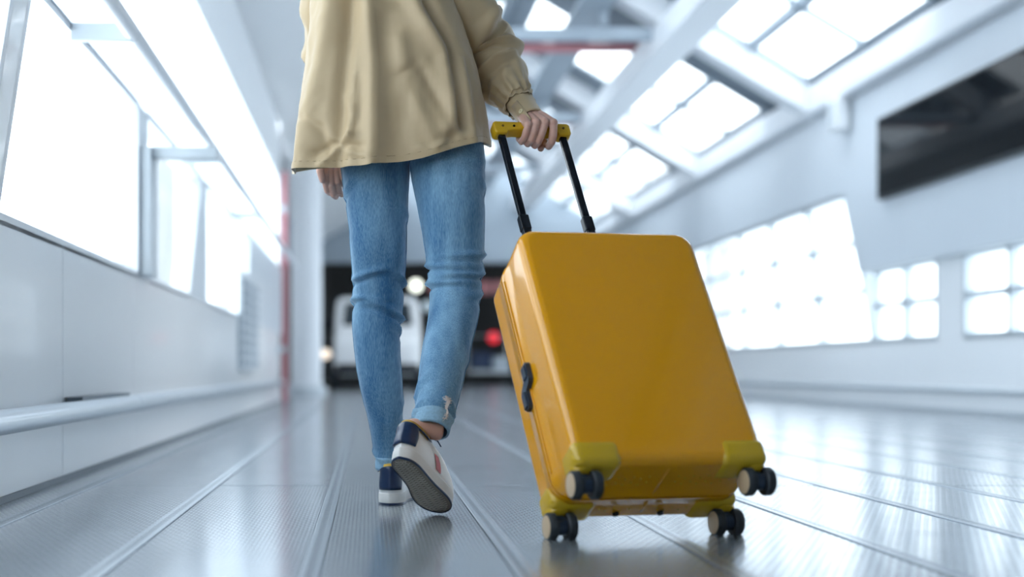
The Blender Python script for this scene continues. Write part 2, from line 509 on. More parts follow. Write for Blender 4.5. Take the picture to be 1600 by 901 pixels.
# grey lintel arm that stands out of the wall over the post
fr = empty('portal_frame', (WL, 6.15, 0.70))
MB().box((0, -0.10, 0.0), (0.045, 0.10, 0.51), 0.004).build('post', M['frame'], fr)
MB().box((0, -0.05, 0.47), (0.30, 0.05, 0.515), 0.004).build('lintel', M['frame'], fr)
tag(fr, 'grey metal post and short lintel arm framing the white left wall window', 'window frame')

# ------------------------------------------------------------------ left rails
def rail(name, X, z, ya, yb, r, joints, label, cat, group, brackets, bdir):
    root = empty(name, (X, ya, z))
    ys = [ya] + joints + [yb]
    for a, b in zip(ys[:-1], ys[1:]):
        auto_smooth(MB().tube([(0, a - ya + 0.004, 0), (0, b - ya - 0.004, 0)], r, 24).build('tube', M['steel'] if cat == 'bumper rail' else M['white_steel'], root))
    for j in joints:
        auto_smooth(MB().tube([(0, j - ya - 0.012, 0), (0, j - ya + 0.012, 0)], r * 0.94, 24).build('joint_sleeve', M['frame'], root))
    for bpos, h, w in brackets:
        MB().box((min(0, bdir), bpos - ya - w / 2, -h / 2), (max(0, bdir), bpos - ya + w / 2, h / 2), 0.003).build('bracket', M['frame'], root)
    tag(root, label, cat, group)
    return root


rail('handrail', -0.716, 1.352, -6.0, 15.0, 0.024, [1.95, 4.67, 7.4, 10.1], 'white tubular overhead rail on grey wall brackets along left windows', 'handrail', None,
     [(1.9, 0.054, 0.03), (4.66, 0.054, 0.03), (7.45, 0.054, 0.03), (10.2, 0.054, 0.03)], WL + 0.716)
br = rail('bumper_rail', -0.845, 0.208, -6.0, 15.0, 0.030, [2.8, 5.55, 8.3, 11.0], 'steel bumper rail low on the white wall under the slanted windows', 'bumper rail', 'low bumper rails',
     [(1.6, 0.03, 0.05), (4.3, 0.03, 0.05), (7.0, 0.03, 0.05), (9.8, 0.03, 0.05)], WL + 0.845)
MB().box((-0.05, 4.55 + 6.0, 0.026), (0.0, 5.45 + 6.0, 0.040)).build('recess_shade', M['dark_frame'], br)  # dark strip in place of the shaded recess above the rail
# baseboard strip at the foot of the left wall
bb = MB().box((WL + 0.0005, -6.9, 0.0005), (WL + 0.006, 15.9, 0.018)).build('baseboard_left', M['dark_frame']); tag(bb, kind='structure')

# wall furniture further along the left wall
lv = empty('louvre_panel', (WL, 11.35, 0.02))
MB().box((0, -0.75, 0.30), (0.03, 0.75, 1.0), 0.004).build('frame', M['frame'], lv)
for i in range(9):
    MB().box((0.028, -0.68, 0.34 + i * 0.07), (0.045, 0.68, 0.38 + i * 0.07)).build('slat', M['truss'], lv)
tag(lv, 'grey louvred panel on the far stretch of the left wall', 'vent')
rp = empty('standpipe', (WL + 0.07, 15.3, 0.0))
auto_smooth(MB().tube([(0, 0, 0.0), (0, 0, 2.3)], 0.03, 16).build('pipe', M['red_pipe'], rp))
MB().box((-0.07, -0.03, 0.5), (0.02, 0.03, 0.56)).build('clamp', M['frame'], rp)
MB().box((-0.07, -0.03, 1.9), (0.02, 0.03, 1.96)).build('clamp', M['frame'], rp)
tag(rp, 'slim red vertical standpipe at the end of the left wall', 'pipe')

# left side beyond the wall: set-back wall and white column
wb2 = MB().box((-2.2, 16.0, -0.1), (-2.0, 30.0, EAVE + 0.7)).box((-2.2, 16.0, -0.1), (WL - 0.03, 16.2, EAVE)).build('wall_left_back', M['white_panel'])
tag(wb2, kind='structure')
fl2 = MB().box((-2.2, 16.0, -0.12), (WL - 0.2, 44.0, 0.0)).build('floor_bay', M['dark_floor']); tag(fl2, kind='structure')
colm = empty('column', (-0.80, 20.0, 0))
auto_smooth(MB().lathe([(0.20, 0.12), (0.20, 3.3)], 40).build('shaft', M['white_steel'], colm))
auto_smooth(MB().lathe([(0.27, 0.0), (0.27, 0.09), (0.22, 0.12), (0.20, 0.13)], 40).build('base', M['frame'], colm))
auto_smooth(MB().lathe([(0.20, 3.29), (0.26, 3.33), (0.26, 3.40)], 40).build('capital', M['white_steel'], colm))
tag(colm, 'round white column with grey foot near the parked white van', 'column')

# ------------------------------------------------------------------ right wall
RW0, RW1 = Y0, 30.0
wr = MB().box((WR + 0.03, RW0, -0.1), (WR + 0.22, RW1, 0.58)).build('wall_right', M['grey_panel'])
tag(wr, kind='structure')
# upper wall: full-height boards, with the tall glazing cut out between y 13.8 and 22
def wbox(name, ya, yb, za, zb, d=0.0, m='white_panel'):
    return MB().box((WR - d, ya, za), (WR + 0.20, yb, zb), 0.004).build(name, M[m], wr)
y = RW0
while y < RW1 - 0.1:
    yb = min(y + 2.2, RW1)
    wbox('panel', y + 0.003, yb - 0.003, 0.02, 0.57, 0.0, 'white_panel')
    wbox('panel', y + 0.003, yb - 0.003, 1.97, 2.84, 0.0, 'grey_panel')
    if yb <= 14.0: wbox('panel', y + 0.003, yb - 0.003, 1.22, 1.965, 0.05, 'grey_panel')
    y += 2.2
wbox('panel', 12.803, 13.6, 1.22, 1.965, 0.05, 'grey_panel')
MB().box((WR - 0.12, RW0, 2.86), (WR + 0.20, RW1, EAVE), 0.03).build('cornice', M['white_steel'], wr)
MB().box((WR - 0.07, RW0, 1.195), (WR + 0.1, 13.85, 1.225), 0.004).build('ledge', M['frame'], wr)
# slanted cheek closing the tall glazing
V = []
for x in (WR - 0.05, WR + 0.2):
    V += [Vector((x, 13.6, 1.22)), Vector((x, 13.95, 1.22)), Vector((x, 14.42, 1.97)), Vector((x, 13.6, 1.97))]
MB().add(V, [(0, 1, 2, 3), (4, 5, 6, 7), (0, 1, 5, 4), (1, 2, 6, 5), (2, 3, 7, 6), (3, 0, 4, 7)]).build('cheek', M['grey_panel'], wr)
slanted_window('window_5', WR, 1, 13.72, 21.6, 0.68, 0.0, 0.58, 1.965, 5, 3, 0.05)
slanted_window('window_6', WR, 1, 12.15, 13.68, 0.0, 0.0, 0.58, 1.20, 2, 2, 0.05)
slanted_window('window_7', WR, 1, 9.2, 11.6, 0.0, 0.0, 0.58, 1.20, 3, 2, 0.05)
slanted_window('window_8', WR, 1, 4.6, 8.9, 0.0, 0.0, 0.58, 1.20, 4, 2, 0.05)
slanted_window('window_9', WR, 1, 22.0, 29.0, 0.0, 0.0, 0.58, 1.965, 6, 3, 0.06)
wbox('pier', 11.62, 12.13, 0.57, 1.22, 0.0, 'white_panel')
wbox('pier', 8.92, 9.18, 0.57, 1.22, 0.0, 'white_panel')
wbox('pier', RW0, 4.58, 0.57, 1.22, 0.0, 'white_panel')
wbox('pier', 21.62, 21.98, 0.57, 1.97, 0.0, 'white_panel')
wbox('pier', 29.02, 30.0, 0.57, 1.97, 0.0, 'white_panel')
tb = MB().box((WR + 0.35, 12.55, 0.62), (WR + 0.38, 12.95, 0.86), 0.004).build('sign_board', M['teal_board'])
pst = MB().box((WR + 0.36, 12.73, 0.0), (WR + 0.39, 12.77, 0.64)).build('post', M['frame'], tb)
tag(tb, 'pale teal board on a post outside the right hand windows', 'board')
rb2 = rail('bumper_rail', WR - 0.06, 0.175, -6.0, 29.0, 0.024, [0.0, 6.0, 12.0, 18.0, 24.0], 'steel bumper rail low on the wall below the black screen', 'bumper rail', 'low bumper rails',
           [(y, 0.03, 0.05) for y in (-3, 3, 9, 15, 21, 27)], 0.06)
bbr = MB().box((WR - 0.012, Y0 + 0.1, 0.0005), (WR - 0.0005, 29.9, 0.03)).build('baseboard_right', M['frame']); tag(bbr, kind='structure')

# black display on the right wall
sc = empty('display_screen', (WR - 0.05, 11.0, 1.79))
MB().box((-0.06, -2.2, 0.0), (-0.001, 2.25, 0.70), 0.006).build('housing', M['black_plastic'], sc)
MB().box((-0.064, -2.17, 0.025), (-0.058, 2.22, 0.675)).build('screen_glass', M['black_gloss'], sc)
tag(sc, 'long black glossy display screen mounted high on the pale wall', 'screen')
sp = empty('wall_speaker', (WR, 14.4, 2.56))
MB().box((-0.16, -0.14, 0.0), (-0.02, 0.14, 0.30), 0.02).build('cabinet', M['white_panel'], sp)
MB().box((-0.165, -0.11, 0.03), (-0.158, 0.11, 0.27)).build('grille', M['frame'], sp)
MB().box((-0.03, -0.05, 0.1), (-0.0005, 0.05, 0.2)).build('bracket', M['frame'], sp)
tag(sp, 'small white box speaker on the wall above the slanted glazing', 'speaker')

# ------------------------------------------------------------------ roof
RIDGE_X = 1.80
SL = 0.60
def roof_h(X):
    return EAVE + SL * ((WR - X) if X > RIDGE_X else (X - WL))
ceil = empty('ceiling', (RIDGE_X, 12, 4.76)); tag(ceil, kind='structure')
OFF = Vector(ceil.location)
def roof_quad(nm, xa, xb, ya, yb, m, th=0.05, lift=0.0):
    V = []
    for t in (0, th):
        for (x, y) in ((xa, ya), (xb, ya), (xb, yb), (xa, yb)):
            V.append(Vector((x, y, roof_h(x) + t + lift)) - OFF)
    return MB().add(V, [(0, 3, 2, 1), (4, 5, 6, 7), (0, 1, 5, 4), (1, 2, 6, 5), (2, 3, 7, 6), (3, 0, 4, 7)]).build(nm, m, ceil)
BAY = 5.1
ribs = [15.5 + BAY * k for k in range(-4, 3)]
for yr in ribs:
    for (xa, xb) in ((WR, RIDGE_X), (WL, RIDGE_X)):
        e = 1e-4 if xb > xa else -1e-4
        # white box rafter under the roof
        V = []
        for (x, sx) in ((xa, 0), (xb, 0)):
            hh = roof_h(x if x != RIDGE_X else RIDGE_X)
            for (dy, dz) in ((-0.16, -0.30), (0.16, -0.30), (0.16, 0.0), (-0.16, 0.0)):
                V.append(Vector((x, yr + dy, hh + dz)) - OFF)
        MB().add(V, [(0, 1, 2, 3), (4, 7, 6, 5), (0, 4, 5, 1), (1, 5, 6, 2), (2, 6, 7, 3), (3, 7, 4, 0)]).build('rafter', M['white_steel'], ceil)
for yr in [ribs[0] - BAY] + ribs:
    ya, yb = yr + 0.16, yr + BAY - 0.16
    dk = ya + 1.35                       # opaque strip behind each rafter
    for side in (1, -1):
        xe = WR if side > 0 else WL
        if yr < 4:  # unseen bays made opaque grey so the suitcase reflects no skylight
            roof_quad('roof_light_block', xe, RIDGE_X, ya - 0.16, yb + 0.16, M['truss'])
            continue
        xm = 3.15 if side > 0 else 0.45
        if side < 0:
            for (a, b) in ((ya - 0.16, (ya + yb) / 2), ((ya + yb) / 2, yb + 0.16)):
                roof_quad('soffit_panel', xe, xm, a + 0.004, b - 0.004, M['white_panel'], 0.04, -0.31)
            roof_quad('deck_panel', xm, RIDGE_X, ya, dk, M['roof_deck'])
        else:
            roof_quad('deck_panel', xe, RIDGE_X, ya, dk, M['roof_deck'])
        for (xa, xb) in ((xe - side * 0.10, (xe + xm) / 2), ((xe + xm) / 2, xm + side * 0.10)) if side > 0 else ():
            n = 2
            for q in range(n):
                a = dk + (yb - dk) * q / n; b = dk + (yb - dk) * (q + 1) / n
                roof_quad('skylight_pane', xa - side * 0.03, xb + side * 0.03, a + 0.03, b - 0.03, M['skylight'], 0.012, 0.02)
        if side > 0:
          roof_quad('gutter_panel', xe, xe - side * 0.10, dk, yb, M['roof_deck'])
          roof_quad('purlin', (xe + xm) / 2 + 0.03, (xe + xm) / 2 - 0.03, dk, yb, M['truss'], 0.08, -0.03)
          for q in range(3):
            a = dk + (yb - dk) * q / 2
            roof_quad('glazing_bar', xe - side * 0.1, xm, a - 0.03, a + 0.03, M['truss'], 0.08, -0.03)
        # upper slope: deck with a smaller light near the middle of the bay
        roof_quad('deck_panel', xm + side * 0.10, RIDGE_X, dk, dk + 0.9, M['roof_deck'])
        roof_quad('skylight_pane', xm + side * 0.10, RIDGE_X + side * 0.2, dk + 0.93, yb - 0.75, M['skylight'], 0.012, 0.02)
        roof_quad('deck_panel', xm + side * 0.10, RIDGE_X, yb - 0.72, yb, M['roof_deck'])
        roof_quad('ridge_panel', RIDGE_X + side * 0.2, RIDGE_X, dk + 0.9, yb - 0.72, M['roof_deck'])
# long white beam under the slope and hangers
def beam(nm, X, z, w, h, m):
    return MB().box(tuple(Vector((X - w / 2, Y0, z - h / 2)) - OFF), tuple(Vector((X + w / 2, 30, z + h / 2)) - OFF), 0.02).build(nm, m, ceil)
beam('long_beam', 3.00, 3.58, 0.36, 0.28, M['white_steel'])
beam('long_beam', 0.50, 3.58, 0.36, 0.28, M['white_steel'])
beam('cable_tray', 2.25, 3.95, 0.35, 0.07, M['truss'])
for yr in ribs:
    for X in (3.05, 2.35, 1.25, 0.55):
        MB().box(tuple(Vector((X - 0.035, yr - 0.25, 3.75)) - OFF), tuple(Vector((X + 0.035, yr - 0.18, roof_h(X))) - OFF)).build('hanger', M['truss'], ceil)
    MB().box(tuple(Vector((0.4, yr - 0.27, 3.60)) - OFF), tuple(Vector((3.2, yr - 0.17, 3.72)) - OFF)).build('tie_beam', M['truss'], ceil)
    auto_smooth(MB().tube([Vector((0.5, yr + 1.2, 3.83)) - OFF, Vector((3.1, yr + 1.2, 3.83)) - OFF], 0.06, 12).build('red_pipe', M['red_pipe'], ceil))
wbk = MB().box((WL - 0.2, Y0 - 0.2, -0.1), (WR + 0.3, Y0, 5.0)).build('wall_light_block', M['truss']); tag(wbk, kind='structure')  # unseen end wall, added to cut light and reflections on person and suitcase
# ends of the left eave
tl = MB().box((WL - 0.2, Y0, EAVE - 0.1), (WL + 0.02, 30, EAVE + 0.12)).build('trim_2', M['white_steel']); tag(tl, kind='structure')
rb3 = roof = MB().box((-2.2, 16.0, EAVE + 0.1), (WL - 0.1, 30, EAVE + 0.2)).build('ceiling_bay', M['white_panel']); tag(rb3, kind='structure')

# ------------------------------------------------------------------ dark space beyond the far opening
we = MB().box((-2.2, 30.0, 2.42), (WR + 0.3, 30.25, 6.2)).build('wall_far', M['truss']); tag(we, kind='structure')
wd = MB().box((-4.0, 43.8, -0.1), (7.0, 44.0, 4.2)).box((-4.2, 30.25, -0.1), (-4.0, 44.0, 4.2)).box((7.0, 30.25, -0.1), (7.2, 44, 4.2)).build('wall_back', M['dark_wall']); tag(wd, kind='structure')
fl3 = MB().box((WR + 0.3, 30.0, -0.12), (7.2, 44.0, -0.010)).box((-4.2, 30.25, -0.12), (-2.2, 44.0, -0.010)).build('floor_back', M['slab']); tag(fl3, kind='structure')
cd_ = MB().box((-4.2, 30.25, 4.2), (7.2, 44.0, 4.3)).build('ceiling_back', M['dark_wall']); tag(cd_, kind='structure')


def lamp(px_, py_, Y, r, m, label):
    c = px(px_, py_, Y)
    root = empty('wall_lamp', c)
    auto_smooth(MB().ball((0, 0, 0), r, 10).build('globe', m, root))
    auto_smooth(MB().tube([Vector((0, r * 0.8, 0)), Vector((0, r * 1.6, 0))], r * 0.5, 12).build('holder', M['black_plastic'], root))
    auto_smooth(MB().tube([Vector((0, r * 1.5, 0)), Vector((0, r * 1.5, 4.2 - c.z))], 0.02, 8).build('drop_rod', M['black_plastic'], root))
    tag(root, label, 'lamp', 'lamps in the dark far hall')
lamp(650, 446, 33, 0.13, M['lamp_white'], 'bright round white lamp hanging in the dark far hall')
lamp(509, 553, 31.0, 0.10, M['lamp_warm'], 'low warm white lamp left of the parked van')
lamp(771, 527, 33, 0.12, M['lamp_red'], 'small red lamp in the dark far hall')
lamp(636, 474, 36, 0.13, M['lamp_blue'], 'dim pale blue lamp below the bright white lamp')
lamp(668, 478, 36, 0.13, M['lamp_blue'], 'dim bluish lamp right of the bright white lamp')
rs = MB().box((1.4, 35, 2.05), (3.6, 35.1, 2.35), 0.01).build('hanging_sign', M['red_pipe'])
for x in (1.7, 3.3):
    MB().box((x - 0.02, 35.03, 2.34), (x + 0.02, 35.07, 4.2)).build('hanger', M['black_plastic'], rs)
tag(rs, 'dull red blank banner sign hanging in the dark far hall', 'sign')
ct = empty('luggage_cart', (2.55, 32.5, 0))
MB().box((-0.45, -0.4, 0.25), (0.45, 0.4, 0.32), 0.02).build('deck', M['frame'], ct)
bg = MB().box((2.15, 32.2, 0.321), (2.60, 32.8, 0.72), 0.05).build('duffel_bag', M['navy'])
auto_smooth(MB().tube([(2.25, 32.2, 0.6), (2.28, 32.15, 0.72), (2.37, 32.14, 0.78), (2.46, 32.15, 0.72), (2.5, 32.2, 0.6)], 0.015, 8).build('strap', M['black_plastic'], bg))
tag(bg, 'dark navy bag lying on the luggage cart in the far hall', 'bag')
bx_ = MB().box((2.63, 32.2, 0.321), (2.97, 32.8, 0.60), 0.01).build('carton', M['truss'])
MB().box((2.77, 32.199, 0.322), (2.83, 32.801, 0.602)).build('tape', M['frame'], bx_)
tag(bx_, 'grey carton standing on the luggage cart in the far hall', 'box')
for x in (-0.35, 0.35):
    for y in (-0.3, 0.3):
        auto_smooth(MB().tube([(x - 0.03, y, 0.125), (x + 0.03, y, 0.125)], 0.125, 16).build('wheel', M['rubber'], ct))
auto_smooth(MB().tube([(-0.42, 0.35, 0.3), (-0.42, 0.38, 1.05), (0.42, 0.38, 1.05), (0.42, 0.35, 0.3)], 0.02, 10).build('push_bar', M['steel'], ct))
tag(ct, 'low grey luggage cart loaded with dark bags in the far hall', 'cart')

# ------------------------------------------------------------------ white van
van = empty('van', (0.16, 25.0, 0))
def rrect(w, h, r, n=6):
    pts = []
    for (cx, cy, a0) in ((w / 2 - r, h / 2 - r, 0), (-w / 2 + r, h / 2 - r, 90), (-w / 2 + r, -h / 2 + r, 180), (w / 2 - r, -h / 2 + r, 270)):
        for i in range(n + 1):
            a = math.radians(a0 + 90 * i / n)
            pts.append((cx + r * math.cos(a), cy + r * math.sin(a)))
    return pts
rings = []
for (y, w, zt, zb) in ((-0.02, 1.28, 0.72, 0.30), (0.02, 1.40, 0.82, 0.24), (0.30, 1.45, 0.95, 0.22), (0.42, 1.45, 1.02, 0.22), (0.80, 1.40, 1.48, 0.22), (0.95, 1.38, 1.55, 0.22), (2.7, 1.38, 1.57, 0.22), (2.95, 1.34, 1.50, 0.26)):
    rings.append([Vector((a, y, (zt + zb) / 2 + b)) for a, b in rrect(w, zt - zb, 0.13)])
auto_smooth(MB().loft(rings).build('body', M['van_white'], van), 50)
V = [Vector((-0.58, 0.46, 1.05)), Vector((0.58, 0.46, 1.05)), Vector((0.54, 0.77, 1.43)), Vector((-0.54, 0.77, 1.43))]
V += [v + Vector((0, -0.025, 0.02)) for v in V]
MB().add(V, [(0, 1, 2, 3), (4, 5, 6, 7), (0, 1, 5, 4), (1, 2, 6, 5), (2, 3, 7, 6), (3, 0, 4, 7)]).build('windscreen', M['van_glass'], van)
for s in (-1, 1):
    MB().box((s * 0.70 - 0.02, 0.85, 1.0), (s * 0.70 + 0.02, 1.6, 1.40), 0.01).build('side_window', M['van_glass'], van)
    auto_smooth(MB().ball((s * 0.52, 0.03, 0.62), 0.10, 10, (1.1, 0.4, 0.8)).build('headlight', M['lamp_blue'] if False else M['steel'], van))
    for y in (0.42, 2.3):
        w = auto_smooth(MB().tube([(s * 0.70 - 0.09, y, 0.28), (s * 0.70 + 0.05, y, 0.28)], 0.28, 24).build('wheel', M['rubber'], van))
        auto_smooth(MB().tube([(s * 0.70 + 0.04 * s, y, 0.28), (s * 0.70 + 0.062 * s, y, 0.28)], 0.16, 20).build('hub', M['steel'], w))
    MB().box((s * 0.74, 0.55, 1.0), (s * 0.90, 0.62, 1.16), 0.015).build('mirror', M['black_plastic'], van)
MB().box((-0.68, -0.07, 0.26), (0.68, 0.04, 0.42), 0.04).build('bumper', M['black_plastic'], van)
MB().box((-0.22, -0.055, 0.50), (0.22, 0.02, 0.60), 0.01).build('grille', M['black_plastic'], van)
tag(van, 'small white van parked facing the walker beyond the hall', 'van')

# ------------------------------------------------------------------ suitcase
SC = dict(x=.5357, y=3.0785, z=.0294, yaw=.2473, tilt=.6191, W=.3946, H=.5752, D=.2207, cw=.3547, cd=.034, ph=.1542, wr=.0236, pd=.012, p1=.179, p2=.482)
W_, H_, D_ = SC['W'], SC['H'], SC['D']
suit = empty('suitcase', (SC['x'], SC['y'], SC['z']))
suit.matrix_world = Matrix.Translation((SC['x'], SC['y'], SC['z'])) @ Matrix.Rotation(SC['yaw'], 4, 'Z') @ Matrix.Rotation(-SC['tilt'], 4, 'X')
S_MW = suit.matrix_world.copy()
tag(suit, 'glossy yellow hard shell suitcase tilted on its rear wheels with handle out', 'suitcase')


def shell_ring(y, inset, r=0.040, n=10, zlow=0.0):
    return [Vector((a, y, H_ / 2 + b)) for a, b in rrect(W_ - 2 * inset, H_ - 2 * inset, max(0.006, r - inset * 0.8), n)]


def shell(y_in, y_out, R):
    sgn = 1 if y_out > y_in else -1
    rings = [shell_ring(y_in, 0.004), shell_ring(y_in, 0.0)]
    rings += [shell_ring(y_in, -0.0018), shell_ring(y_in + sgn * 0.010, -0.0018), shell_ring(y_in + sgn * 0.012, 0.0)]
    y_b = y_out - sgn * R
    rings.append(shell_ring((y_in + y_b) / 2, 0.0))
    for i in range(9):
        a = math.radians(90 * i / 8)
        rings.append(shell_ring(y_b + sgn * R * math.sin(a), R * (1 - math.cos(a))))
    return rings


SEAM = -0.088
fs = auto_smooth(MB().loft(shell(SEAM - 0.0025, -D_, 0.022)).build('front_shell', M['yellow'], suit), 60)
bs = auto_smooth(MB().loft(shell(SEAM + 0.0025, 0.0, 0.022)).build('back_shell', M['yellow'], suit), 60)
auto_smooth(MB().loft([shell_ring(SEAM - 0.004, 0.0035), shell_ring(SEAM + 0.004, 0.0035)]).build('zip_strip', M['hole'], suit), 60)
# centre mould rib on the bottom and the side mould ridges
MB().tube([(0.0, -D_ + 0.03, 0.0005), (0.0, SEAM - 0.012, 0.0005)], 0.0022, 10).build('mould_rib', M['yellow'], suit, True)
MB().tube([(0.0, SEAM + 0.012, 0.0005), (0.0, -0.03, 0.0005)], 0.0022, 10).build('mould_rib', M['yellow'], suit, True)
for s in (-1, 1):
    MB().box((s * W_ / 2 - 0.004, SEAM - 0.014, 0.05), (s * W_ / 2 + 0.0016, SEAM - 0.0105, H_ - 0.05), 0.001).build('side_ridge', M['yellow'], suit)
# tiny rivet rows under the case
rv = MB()
for i in range(7):
    for sgn in (-1, 1):
        for j, yy in enumerate((-0.165, -0.145, -0.045)):
            rv.ball((sgn * (0.03 + i * 0.016), yy + 0.008 * (i % 2), 0.0), 0.0021, 5)
tag(rv.build('rivet_rows', M['olive'], suit, True), kind='stuff')
for s in (-1, 1):
    auto_smooth(MB().lathe([(0.0065, -0.004), (0.0065, 0.001)], 20, Matrix.Translation((s * 0.048 - 0.005, -0.028, -0.0005))).build('drain_hole', M['hole'], suit))

# latch on the side
LM = Matrix.Translation((-W_ / 2 - 0.001, 0, 0)) @ Matrix(((0, 0, -1, 0), (1, 0, 0, 0), (0, 1, 0, 0), (0, 0, 0, 1)))
zc = 0.265
lp = [(-0.122, zc + 0.035), (-0.103, zc + 0.035), (-0.097, zc + 0.030), (-0.094, zc + 0.004), (-0.076, zc - 0.004), (-0.070, zc - 0.010), (-0.070, zc - 0.048), (-0.075, zc - 0.054), (-0.090, zc - 0.054), (-0.096, zc - 0.048), (-0.098, zc - 0.018), (-0.118, zc - 0.010), (-0.124, zc - 0.004), (-0.126, zc + 0.029)]
lt = MB().prism(lp, LM, 0.010).build('latch', M['navy_plastic'], suit)
MB().box((-W_ / 2 - 0.0145, -0.119, zc + 0.002), (-W_ / 2 - 0.010, -0.101, zc + 0.030), 0.0015).build('latch_button', M['navy_plastic'], lt)
MB().box((-W_ / 2 - 0.0145, -0.091, zc - 0.050), (-W_ / 2 - 0.010, -0.074, zc - 0.016), 0.0015).build('latch_button', M['navy_plastic'], lt)

# telescopic pole and grip
PY_ = -SC['pd']
ztop = H_ + SC['p2']
for s in (-1, 1):
    xx = s * SC['ph'] / 2
    MB().box((xx - 0.0105, PY_ - 0.0085, H_ - 0.05), (xx + 0.0105, PY_ + 0.0085, H_ + 0.195), 0.004).build('pole_outer', M['pole'], suit)
    pc = MB().box((xx - 0.0118, PY_ - 0.0098, H_ + 0.170), (xx + 0.0118, PY_ + 0.0098, H_ + 0.212), 0.003).build('pole_collar', M['black_plastic'], suit)
    MB().box((xx - 0.0085, PY_ - 0.0068, H_ + 0.18), (xx + 0.0085, PY_ + 0.0068, ztop - 0.012), 0.003).build('pole_inner', M['pole'], suit)
hx = SC['ph'] / 2 + 0.019
grip = [(-hx + 0.004, -0.020), (-hx, -0.014), (-hx - 0.001, 0.012), (-hx + 0.006, 0.017), (hx - 0.006, 0.017), (hx + 0.001, 0.012), (hx, -0.014), (hx - 0.004, -0.020),
        (hx - 0.032, -0.020), (hx - 0.034, -0.012), (hx - 0.050, -0.009), (-hx + 0.050, -0.009), (-hx + 0.034, -0.012), (-hx + 0.032, -0.020)]
GM = Matrix.Translation((0, PY_ + 0.015, ztop)) @ Matrix(((1, 0, 0, 0), (0, 0, -1, 0), (0, 1, 0, 0), (0, 0, 0, 1)))
g = MB().prism(grip, GM, 0.030).build('grip', M['grip'], suit)
md = g.modifiers.new('bevel', 'BEVEL'); md.width = 0.0045; md.segments = 3; md.limit_method = 'ANGLE'; md.angle_limit = math.radians(35)
for p in g.data.polygons: p.use_smooth = True
for s, dx in ((-1, 0.022), (1, 0.018), (-1, 0.050)):
    R_ = Matrix.Translation((s * (hx - dx), PY_ - 0.0158, ztop + (0.0 if dx < 0.04 else 0.001))) @ Matrix.Rotation(math.pi / 2, 4, 'X')
    auto_smooth(MB().lathe([(0.0030, -0.002), (0.0030, 0.0012), (0.0018, 0.0012), (0.0018, 0.0004)], 16, R_).build('screw', M['screw'] if dx < 0.04 else M['hole'], g))

# casters: housing, fork, twin wheels with tan discs
WR_ = 0.0275
def caster(x, y, swing):
    root = suit
    hw = 0.040
    sx = 1 if x > 0 else -1
    front = y < -D_ / 2
    y_o = -D_ if front else 0.0
    yo2 = y_o - 0.003 if front else y_o + 0.003
    yi = y_o + 0.072 if front else y_o - 0.072
    xo = sx * (W_ / 2 + 0.0025); xi = sx * (W_ / 2 - 0.096)
    bm = bmesh.new()
    bmesh.ops.create_cube(bm, size=1)
    x0, x1 = min(xo, xi), max(xo, xi); y0, y1 = min(yo2, yi), max(yo2, yi); z0, z1 = -0.005, 0.052
    for v in bm.verts:
        v.co = Vector(((x0 + x1) / 2 + v.co.x * (x1 - x0), (y0 + y1) / 2 + v.co.y * (y1 - y0), (z0 + z1) / 2 + v.co.z * (z1 - z0)))
    bmesh.ops.bevel(bm, geom=bm.edges[:], offset=0.018, segments=6, affect='EDGES', profile=0.5)
    me = bpy.data.meshes.new('caster_housing'); bm.to_mesh(me); bm.free()
    for p in me.polygons: p.use_smooth = True
    link('caster_housing', me, M['olive'], suit)
    # collar dome
    T = Matrix.Translation((x, y, 0))
    auto_smooth(MB().lathe([(0.024, 0.004), (0.023, -0.006), (0.018, -0.010), (0.010, -0.011)], 24, T).build('caster_collar', M['olive'], suit))
    zc_ = -SC['wr'] - 0.006
    fk = MB()
    dy = swing
    fk.box((x - 0.0095, y - 0.009 + dy * 0.4, zc_ + 0.012), (x + 0.0095, y + 0.009 + dy * 0.4, -0.006), 0.004)
    fk.tube([(x - 0.010, y + dy, zc_), (x + 0.010, y + dy, zc_)], 0.017, 20)
    f = fk.build('caster_fork', M['navy_plastic'], suit); auto_smooth(f, 35)
    for s in (-1, 1):
        xa = x + s * 0.0105; xb = x + s * 0.0285
        T2 = Matrix.Translation((xa, y + dy, zc_)) @ Matrix.Rotation(s * math.pi / 2, 4, 'Y')
        wd_ = xb - xa
        auto_smooth(MB().lathe([(0.012, 0.0), (WR_ - 0.003, 0.0), (WR_, 0.003), (WR_, 0.0145), (WR_ - 0.0025, 0.018), (0.0232, 0.0182), (0.0230, 0.017), (0.005, 0.017)], 40, T2).build('wheel', M['rubber'], f), 40)
        auto_smooth(MB().lathe([(0.0228, 0.0165), (0.0226, 0.0187), (0.021, 0.0192), (0.002, 0.0192)], 36, T2).build('wheel_disc', M['tan_disc'], f), 40)
cdx = SC['cw'] / 2
for x in (-cdx, cdx):
    caster(x, -SC['cd'], 0.002)
    caster(x, -D_ + 0.035, -0.002)

# ------------------------------------------------------------------ person: jeans
person_root = None
NS = 56


def gauss(d, s): return math.exp(-(d / s) ** 2)


def tube_frame(C, k):
    a = C[max(0, k - 1)]; b = C[min(len(C) - 1, k + 1)]
    t = (b - a).normalized()
    u = Vector((1, 0, 0)) - t * t.x
    u.normalize()
    w = t.cross(u).normalized()
    return t, u, w


